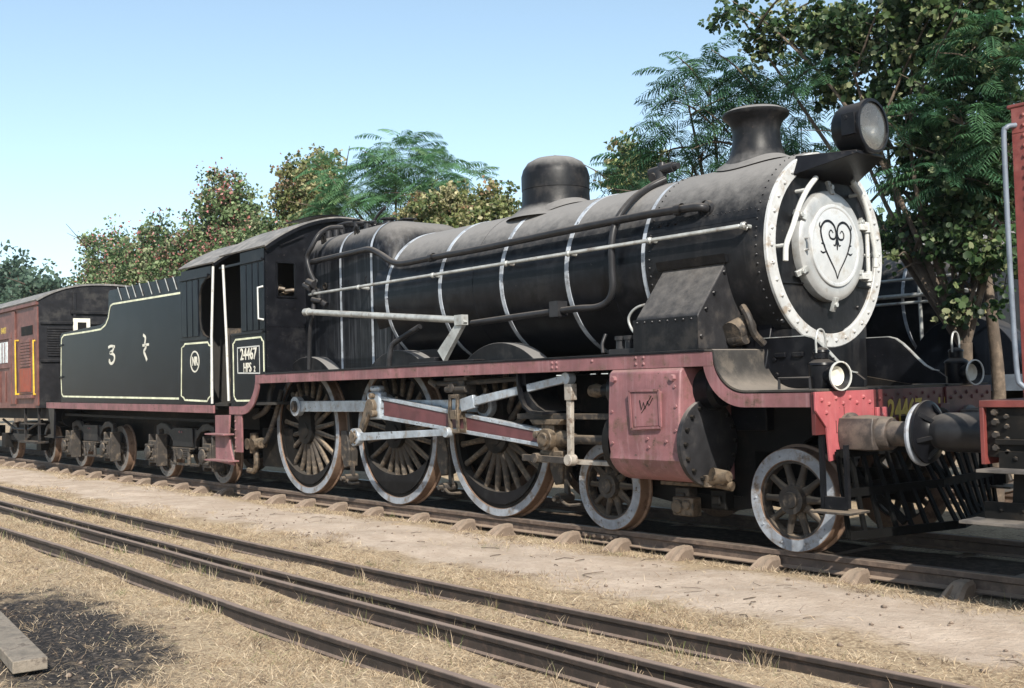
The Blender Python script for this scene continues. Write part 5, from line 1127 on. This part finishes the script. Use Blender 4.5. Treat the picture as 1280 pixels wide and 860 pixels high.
def limbs(base, top, targets, r, name_parent, mat_='bark'):
    mb = MB(); base = Vector(base); top = Vector(top)
    mid = base.lerp(top, .5)+Vector((random.uniform(-.12,.12), random.uniform(-.12,.12), 0))
    mb.tube(spline([base, mid, top], 5), list(np.linspace(r*1.2, r*.8, 11)), 10)
    for t in targets:
        t = Vector(t); q = top.lerp(t, .5)+Vector((random.uniform(-.3,.3), random.uniform(-.3,.3), random.uniform(.0,.35)))*(t-top).length*.25
        P = spline([top-Vector((0,0,.1)), q, t], 5); mb.tube(P, list(np.linspace(r*.42, r*.09, len(P))), 7)
        for _ in range(3):
            a = P[random.randint(4, len(P)-2)]; e = a+Vector((random.uniform(-1,1), random.uniform(-1,1), random.uniform(-.3,.8))).normalized()*(t-top).length*random.uniform(.25,.5)
            mb.tube(spline([a, a.lerp(e,.5)+Vector((0,0,.08)), e], 3), list(np.linspace(r*.22, r*.05, 7)), 5)
    mb.build('trunk', mat_, name_parent)
def leafy(label, basepx, blobs, nclus, per, lsize, pal, r=.12, name='leafy_tree', group='trees behind the locomotives', flowers=0, fcol=None, spread=.55, wide=.85, lobed=False, base=None, twig=.5):
    bl = [blob(*b) for b in blobs]
    if base is None: p = PY(*basepx); base = (p[0], p[1], G)
    t = thing(name, label, 'tree', (base[0], base[1], G), group)
    w = np.array([np.prod(b[1])**(2/3) for b in bl]); w /= w.sum(); Cs = []; zc = min(b[0][2]-b[1][2]*.3 for b in bl)
    top = (base[0]+random.uniform(-.2,.2), base[1]+random.uniform(-.2,.2), max(G+1.2, G+(zc-G)*.85))
    limbs((base[0], base[1], G-.05), top, [tuple(b[0]) for b in bl], r, t)
    k = rng.choice(len(bl), nclus, p=w)
    u = unit(rng.normal(size=(nclus,3))); lump = 1 + .22*np.sin(u[:,:1]*5+k[:,None]*2.1)*np.sin(u[:,2:]*6+k[:,None]) + .12*np.sin(u[:,1:2]*11+k[:,None])
    u = u*(rng.uniform(.15,1,(nclus,1))**(1/2.2))*lump; far_ = rng.uniform(size=(nclus,1)) < .10; u = np.where(far_, unit(u)*rng.uniform(1.0,1.32,(nclus,1)), u); c = np.array([bl[i][0] for i in k]) + u*np.array([bl[i][1] for i in k])
    bc = np.array([bl[i][0] for i in k]); tw = unit(unit(c-bc) + rng.normal(size=(nclus,3))*.55 + [0,0,.25]); ln = (twig*rng.uniform(.55,1.35,nclus))[:,None]
    start = c - tw*ln*.55
    tt = rng.uniform(0,1,(nclus,per)); side_ = rng.normal(size=(nclus,per,3))*(ln*.17)[:,:,None]*np.array([1,1,.8])
    C = start[:,None,:] + tw[:,None,:]*(ln*1.1)[:,:,None]*tt[:,:,None] + np.array([0,0,-.18])*(ln[:,:,None]*tt[:,:,None]**2) + side_*(1.15-.75*tt)[:,:,None]
    tone = pal(nclus); leafcol = np.repeat(tone, per, 0)*rng.uniform(.7,1.3,(nclus*per,1)); leafcol = np.where(rng.uniform(size=(nclus*per,1)) < .3, pal(nclus*per), leafcol)
    C = C.reshape(-1,3); kp = (rng.uniform(size=len(C)) < np.repeat(rng.uniform(.45,1.,nclus), per)) & (C[:,2] > G+.3); C = C[kp]; leafcol = leafcol[kp]
    palc = lambda n_: leafcol
    # the twigs themselves
    wv = unit(np.cross(tw, rng.normal(size=(nclus,3))))*.006*max(1., lsize/.1); e = start+tw*ln*1.05+np.array([0,0,-.18])*ln
    b0 = start - (start-bc)*.35*rng.uniform(.3,1,(nclus,1))
    TV = np.stack([b0-wv, b0+wv, start+wv, start-wv, e], 1).reshape(-1,3); o5 = (np.arange(nclus)*5)[:,None]
    TF = np.concatenate([np.stack([o5+0,o5+1,o5+2],-1), np.stack([o5+0,o5+2,o5+3],-1), np.stack([o5+3,o5+2,o5+4],-1)],1).reshape(-1,3)
    tq = link('twigs', np_mesh('twigs', TV, TF), 'bark', t); tq['kind'] = 'stuff'
    V, F, col = leaves2(C, lsize, palc) if lobed else leaves(C, lsize, palc, wide)
    cr_ = link('crown', np_mesh('crown', V, F, col), 'leaf', t)
    if flowers:
        i = rng.choice(len(c), max(6, flowers//9)); Cf = np.repeat(c[i], 9, 0) + rng.normal(size=(len(i)*9,3))*.15 + np.array([.10,-.16,.12])
        V, F, col = leaves(Cf, lsize*.85, fcol, .7); o = link('blossom', np_mesh('blossom', V, F, col), 'leaf', t); o['kind'] = 'stuff'
    return t
def feathery(label, basepx, blobs, nfr, flen, pal, r=.1, base=None, name='feathery_tree', group='trees behind the locomotives', npair=12):
    bl = [blob(*b) for b in blobs]
    if base is None: p = PY(*basepx); base = (p[0], p[1], G)
    t = thing(name, label, 'tree', (base[0], base[1], G), group)
    zc = min(b[0][2] for b in bl); top = (base[0], base[1], max(1.5, zc*.75))
    limbs((base[0], base[1], G-.05), top, [tuple(b[0]-[0,0,b[1][2]*.2]) for b in bl], r, t)
    w = np.array([np.prod(b[1])**(2/3) for b in bl]); w /= w.sum(); k = rng.choice(len(bl), nfr, p=w)
    u = unit(rng.normal(size=(nfr,3))); cen = np.array([bl[i][0] for i in k]); rad = np.array([bl[i][1] for i in k])
    O = cen + u*rng.uniform(.1,1,(nfr,1))**(1/2)*rad*.85
    out = unit(u*[1,1,.3] + rng.normal(size=(nfr,3))*.45 + [0,0,.15]); out[:,2] = np.clip(out[:,2], -.25, .5); out = unit(out)
    L = flen*rng.uniform(.65,1.15,nfr); side = unit(np.cross(out, [0,0,1.]) + rng.normal(size=(nfr,3))*.18); upv = np.cross(side, out)
    Vs = []; Fs = []; col = pal(nfr); cols = []; nv = 0
    ts = np.linspace(.12, 1, npair)
    def pos(tt): return O + out*(L*tt)[:,None] + upv*0 + np.array([0,0,-1.])*(L*.42*tt**2)[:,None]
    a0 = pos(0.); a1 = pos(.5); a2 = pos(1.); wv = side*.008
    Vs.append(np.stack([a0-wv,a0+wv,a1+wv,a1-wv,a2+wv*.4,a2-wv*.4],1)); Fs.append((np.arange(nfr)*6)[:,None,None]+np.array([[0,1,2,3],[3,2,4,5]])[None]); cols.append(np.repeat(col*.8,6,0)); nv += nfr*6
    for tt in ts:
        tip = np.clip(1.25-abs(tt-.45)*1.25, .3, 1)
        for sgn in (-1, 1):
            p = pos(tt); tang = unit(out + np.array([0,0,-1.])*.84*tt)
            d = unit(side*sgn + tang*.42 + np.array([0,0,-.22]) + rng.normal(size=(nfr,3))*.08); pl = (L*.30*tip)[:,None]; wd = (L*.020)[:,None]
            e = p + d*pl + np.array([0,0,-1.])*pl*.18; m_ = p + d*pl*.5
            Vs.append(np.stack([p-tang*wd*.6, m_-tang*wd, e, m_+tang*wd], 1)); Fs.append(nv+(np.arange(nfr)*4)[:,None,None]+np.array([[0,1,2,3]])[None]); nv += nfr*4
            cols.append(np.repeat(np.clip(col*rng.uniform(.85,1.15,(nfr,1)),0,1),4,0))
    V = np.concatenate([v.reshape(-1,3) for v in Vs]); F = np.concatenate([f.reshape(-1,4) for f in Fs]); link('crown', np_mesh('crown', V, F, np.concatenate(cols)), 'leaf', t)
    return t
P_dark = palette([(.035,.075,.03),(.05,.10,.035),(.07,.13,.05),(.03,.06,.03)], [3,3,2,2])
P_bau = palette([(.024,.052,.018),(.04,.075,.026),(.06,.095,.035),(.15,.185,.08),(.24,.26,.14),(.016,.036,.014),(.30,.28,.14)], [4,4,3,2.2,1.0,3,.2])  # dark and pale leaf tones paint in the crown's shadow and highlights
P_pale = palette([(.17,.19,.075),(.27,.26,.13),(.36,.33,.19),(.09,.12,.045),(.05,.075,.03),(.20,.13,.075)], [4,4,2,3,2,1])
P_flow = palette([(.13,.19,.085),(.19,.245,.12),(.27,.29,.17),(.075,.12,.05),(.04,.07,.032),(.24,.16,.12)], [4,3.5,1.8,3,2,.8])
P_pink = palette([(.42,.17,.17),(.36,.17,.15),(.45,.24,.22),(.28,.10,.08)], [3,3,2,2])
P_feath = palette([(.085,.185,.085),(.11,.215,.105),(.07,.155,.075),(.13,.22,.10)], [3,3,3,1])
P_feathd = palette([(.045,.11,.055),(.065,.14,.065),(.035,.085,.045)], [3,3,3])
P_far = palette([(.06,.10,.07),(.085,.13,.09),(.05,.085,.06)], [3,3,3])  # bluish greens, haze put into the leaf colour
leafy('haze tinted rounded tree far beyond the coach roof', None, [(20,365,38,38,9),(58,362,28,26,9),(-30,370,45,40,9),(30,400,60,40,9)], 420, 40, .30, P_far, .3, twig=2.2, base=(PY(25,400,9)[0], 9, G), name='rounded_tree')
leafy('pink flowering tree rising over the tender shelter', None, [(285,262,38,42,4.6),(262,300,40,35,4.6),(318,300,38,32,4.6),(290,248,14,16,4.6),(340,300,30,22,4.6),(285,330,70,30,4.6)], 520, 46, .115, P_flow, .14, twig=.85, base=(PY(285,400,4.6)[0], 4.6, G), flowers=1500, fcol=P_pink, name='flowering_tree')
leafy('pink flowering bush between the coach roof and tender', None, [(150,318,42,26,4.2),(195,312,42,34,4.2),(118,335,30,20,4.2),(225,325,42,36,4.2),(180,350,80,30,4.2),(130,360,45,26,4.2),(120,302,18,14,4.2),(198,290,16,20,4.2)], 520, 46, .115, P_flow, .13, twig=.85, base=(PY(185,400,4.2)[0], 4.2, G), flowers=1100, fcol=P_pink, name='flowering_tree')
leafy('pale leaved tree beside the feathery tree above the cab', None, [(380,235,34,42,6.4),(405,218,28,28,6.4),(362,255,22,30,6.4),(390,272,45,28,6.4)], 300, 44, .115, P_pale, .12, twig=.7, base=(PY(385,400,6.4)[0], 6.4, G), name='pale_leaved_tree')
feathery('wide feathery tree rising behind the locomotive cab roof', None, [(495,200,58,34,5.6),(450,235,52,40,5.6),(545,215,50,32,5.6),(585,232,36,22,5.6),(420,262,40,28,5.6),(500,250,70,35,5.6),(412,215,22,26,5.6)], 560, .76, P_feath, .12, base=(PY(500,400,5.6)[0], 5.6, G), npair=16)
leafy('pale leaved bushy tree between the cab and the dome', None, [(560,262,48,24,4.2),(618,262,32,24,4.2),(520,268,28,20,4.2),(585,285,70,24,4.2),(640,285,25,22,4.2)], 330, 44, .095, P_pale, .10, twig=.5, base=(PY(575,400,4.2)[0], 4.2, G), name='pale_leaved_tree')
feathery('drooping feathery tree rising between the dome and chimney', None, [(885,95,48,38,3.6),(855,100,32,26,3.6),(848,165,45,45,3.6),(930,130,50,50,3.6),(800,218,52,32,3.6),(870,215,60,35,3.6),(985,170,50,55,3.6),(960,90,40,35,3.6),(765,240,18,12,3.6)], 390, .68, P_feathd, .10, base=(PY(900,400,3.6)[0], 3.6, G), npair=14)
leafy('pale leaved shrub top showing behind the feathery fronds by the dome', None, [(790,200,22,24,5.0),(800,215,30,22,5.0),(775,225,22,16,5.0)], 80, 40, .10, P_pale, .07, twig=.5, base=(PY(795,400,5.0)[0], 5.0, G), name='pale_leaved_tree')
leafy('big broad leaved tree spreading over the front of the locomotive', None, [(920,12,34,12,2.9),(975,34,56,24,2.9),(1050,40,62,40,2.9),(1140,55,70,50,2.9),(1230,60,70,60,2.9),(1105,130,38,40,3.1),(1180,150,60,46,2.9),(1255,180,48,60,2.9),(1150,205,40,26,3.1),(1215,245,60,40,2.9),(1165,297,58,26,2.8),(1235,325,44,36,2.8),(1120,300,26,16,2.8),(1045,105,30,16,3.0),(1200,-10,110,40,2.9),(1205,385,24,12,2.8)], 640, 44, .078, P_bau, .10, base=(3.79, 3.0, G), name='broad_leaved_tree', lobed=True, twig=.5)
feathery('feathery tree mixed with the broad leaves over the maroon vehicle', None, [(1120,160,45,30,2.5),(1200,130,60,40,2.5),(1260,170,40,50,2.5),(1180,215,60,36,2.5),(1240,60,55,50,2.5),(1080,185,30,22,2.7),(1030,90,50,30,2.8)], 300, .5, P_feathd, .08, base=(PY(1235,420,3.9)[0], 3.9, G), npair=13)
leafy('dense dark shrub behind the tree trunk beside the track', None, [(1240,430,45,60,7.9),(1180,380,55,60,8.2),(1250,330,60,80,8.2),(1120,330,50,60,8.4),(1230,230,80,80,9),(1140,430,60,50,8.4)], 520, 44, .14, P_dark, .09, twig=.8, base=(PY(1235,470,8.2)[0], 8.2, G), name='dark_shrub')

# ================================================================== dry grass
def blades(X, Y, Ls, lean, w, pal, name, label):
    n = len(X); Z = hgt(X, Y) - .004; a = rng.uniform(0, 2*np.pi, n); le = lean
    d = np.stack([np.cos(a)*np.sin(le), np.sin(a)*np.sin(le), np.cos(le)], -1); s = unit(np.cross(d, rng.normal(size=(n,3)))); B = np.stack([X, Y, Z], -1)
    mid = B + d*(Ls*.55)[:,None]; d2 = unit(d + np.stack([np.cos(a)*.22, np.sin(a)*.22, np.full(n, -.16)], -1)); tip = mid + d2*(Ls*.45)[:,None]
    tip[:,2] = np.maximum(tip[:,2], Z+.012); mid[:,2] = np.maximum(mid[:,2], Z+.010)
    V = np.stack([B-s*w[:,None]*.33, B+s*w[:,None]*.33, mid+s*w[:,None]*.27, mid-s*w[:,None]*.27, tip], 1)
    F3 = (np.arange(n)*5)[:,None,None]
    T = np.concatenate([F3+np.array([[0,1,2],[0,2,3],[3,2,4]])[None]], 1).reshape(-1,3)
    o = link(name, np_mesh(name, V.reshape(-1,3), T, np.repeat(pal(n), 5, 0)), 'straw_blade'); tag(o, label, 'grass', kind='stuff'); return o
P_straw = palette([(.46,.365,.25),(.53,.44,.32),(.42,.32,.21),(.24,.17,.11),(.12,.085,.06),(.20,.20,.10)], [4,3,3,2,1.6,.5])
def field(x, y): # patchiness
    return .5 + .28*np.sin(x*1.7+np.sin(y*2.1)*1.3) * np.sin(y*3.1+1.2*np.sin(x*.8)) + .22*np.sin(x*5.3+y*4.1)*np.sin(y*6.7-x*2.9)
def scatter(n, x0, x1, y0, y1, keep):
    X = rng.uniform(x0, x1, n); Y = rng.uniform(y0, y1, n); k = rng.uniform(0, 1, n) < keep(X, Y); return X[k], Y[k]
def rails_clear(X, Y):
    m = np.ones(len(X), bool)
    for p in fgp.values(): m &= np.abs(Y-np.interp(X, *zip(*p))) > .05
    return m
def dens(X, Y):
    d = np.clip(field(X, Y)*1.5-.1, .10, 1)
    pathm = np.clip(1-np.abs(Y+2.12)/.78, 0, 1); d = d*np.where(np.abs(Y+2.12+.25*np.sin(X*1.3)) < .62, .035, 1)
    dark_spot = ((X-1.9)*.42)**2 + ((Y+X*.16+6.25)*1.35)**2; d = d*np.where(dark_spot < .6, .10, np.where(dark_spot < 1.4, .5, 1))  # fewer blades over the dark ground patch
    return d*(np.abs(Y) > .99)*rails_clear(X, Y)
X, Y = scatter(330000, -6, 8.5, -8.2, -3.05, dens); n = len(X)
blades(X, Y, rng.uniform(.02,.085,n)*rng.uniform(.5,1.2,n), rng.uniform(.6,1.5,n), rng.uniform(.0025,.0055,n), P_straw, 'dry_grass', 'short straw coloured dry grass and litter around the narrow rails')
X, Y = scatter(38000, -6, 8.5, -8.2, -1.02, lambda a, b: dens(a, b)*np.clip(field(a*.7+3, b*1.2)*1.6-.45, 0, 1)); n = len(X)
blades(X, Y, rng.uniform(.035,.09,n), rng.uniform(.1,1.,n), rng.uniform(.003,.006,n), P_straw, 'grass_tufts', 'upright tufts of dry grass scattered over the yard')
X, Y = scatter(90000, -26, -6, -8, -1.02, dens); n = len(X)
blades(X, Y, rng.uniform(.03,.09,n), rng.uniform(.6,1.45,n), rng.uniform(.006,.012,n), P_straw, 'dry_grass', 'short straw coloured dry grass beside the tender track')
X, Y = scatter(30000, -6, 8.5, -3.1, -.98, lambda a, b: np.where((b > -1.62+.12*np.sin(a*2.3)) | (b < -2.62+.14*np.sin(a*1.9)), dens(a, b), .03)); n = len(X)
blades(X, Y, rng.uniform(.025,.09,n), rng.uniform(.5,1.5,n), rng.uniform(.003,.007,n), P_straw, 'dry_grass', 'straw litter along both edges of the sandy path')
Xs = []; Ys = []; Cs_ = []
for _ in range(2200):
    cx = random.uniform(-6, 8.3); cy = random.uniform(-8, -1.1)
    if random.random() > dens(np.array([cx]), np.array([cy]))[0]*.9+.02: continue
    m_ = random.randint(14, 48); sp = random.uniform(.02, .09); Xs.append(cx+rng.normal(size=m_)*sp*1.5); Ys.append(cy+rng.normal(size=m_)*sp); Cs_.append(np.repeat(P_straw(1)*.9, m_, 0)*rng.uniform(.75,1.25,(m_,1)))
X = np.concatenate(Xs); Y = np.concatenate(Ys); cc_ = np.concatenate(Cs_); ok = rails_clear(X, Y); X, Y, cc_ = X[ok], Y[ok], cc_[ok]; n = len(X)
blades(X, Y, rng.uniform(.03,.10,n), rng.uniform(.35,1.4,n), rng.uniform(.003,.006,n), lambda k: cc_, 'matted_tufts', 'matted tufts of flattened dry grass between the rails')
# twigs and dead leaves on the path
lt_ = MB()
for _ in range(60):
    x, y = random.uniform(-4, 7.5), random.uniform(-3.0, -1.3); z = float(hgt(np.array(x), np.array(y)))+.006; a = random.uniform(0, 6.28); l = random.uniform(.04,.22)
    lt_.tube([(x,y,z),(x+l*.5*math.cos(a),y+l*.5*math.sin(a),z+.008),(x+l*math.cos(a+.3),y+l*math.sin(a+.3),z)], random.uniform(.002,.005), 4)
o = lt_.build('fallen_twigs', 'bark', smooth=0); tag(o, 'small dead twigs lying on the sandy path', 'twigs', kind='stuff')
P_green = palette([(.12,.17,.05),(.20,.21,.08),(.30,.26,.12)], [3,3,2])
# tufts growing against the narrow rails, and a few blades beside the engine's rail
Xs = []; Ys = []
for p in fgp.values():
    for _ in range(70):
        cx = random.uniform(-7, 8); cy = float(np.interp(cx, *zip(*p))) - random.choice((1,1,-1))*random.uniform(.055,.09); m_ = random.randint(5, 16); Xs.append(cx+rng.normal(size=m_)*.05); Ys.append(cy+rng.normal(size=m_)*.018)
for _ in range(60):
    cx = random.uniform(-8, 7); m_ = random.randint(2, 6); Xs.append(cx+rng.normal(size=m_)*.06); Ys.append(random.choice((-.78,-.98,-1.0))+rng.normal(size=m_)*.02)
X = np.concatenate(Xs); Y = np.concatenate(Ys); n = len(X)
blades(X, Y, rng.uniform(.06,.16,n), rng.uniform(.05,.7,n), rng.uniform(.003,.006,n), lambda k: np.where(rng.uniform(size=(k,1)) < .3, P_green(k), P_straw(k)), 'rail_side_grass', 'thin grass blades growing against the rails')
# clods, stones and chips lying about
st = []; sf = []
for i in range(900):
    x, y = random.uniform(-5, 8), random.uniform(-8, -1.05); r = random.choice((.006,.008,.01,.014,.02)) * random.uniform(.7,1.3)
    z = float(hgt(np.array(x), np.array(y))); o0 = len(st)
    st += [(x+r*a*random.uniform(.7,1.3), y+r*b*random.uniform(.7,1.3), z+r*.4+r*.7*c) for a, b, c in ((1,0,0),(-1,0,0),(0,1,0),(0,-1,0),(0,0,1),(0,0,-1))]
    sf += [tuple(o0+q for q in f) for f in ((0,2,4),(2,1,4),(1,3,4),(3,0,4),(2,0,5),(1,2,5),(3,1,5),(0,3,5))]
o = link('pebbles', np_mesh('pebbles', np.array(st), np.array(sf)), 'sleeper_iron'); tag(o, 'small stones and clods scattered over the dry ground', 'stones', kind='stuff')

# ================================================================== hazy air
hz_ = MB().box(-960, 760, -360, 1320, -1.3, 16).build('haze', None, smooth=0); tag(hz_, 'thin pale haze in the air', 'haze', kind='stuff')
hm_ = bpy.data.materials.new('haze'); hm_.use_nodes = True; hn = hm_.node_tree; hn.nodes.remove(hn.nodes['Principled BSDF'])
pv = hn.nodes.new('ShaderNodeVolumePrincipled'); pv.inputs['Color'].default_value = (.86, .92, 1, 1); pv.inputs['Density'].default_value = .0003; pv.inputs['Anisotropy'].default_value = .2
hn.links.new(pv.outputs[0], hn.nodes['Material Output'].inputs['Volume']); hz_.data.materials.append(hm_)
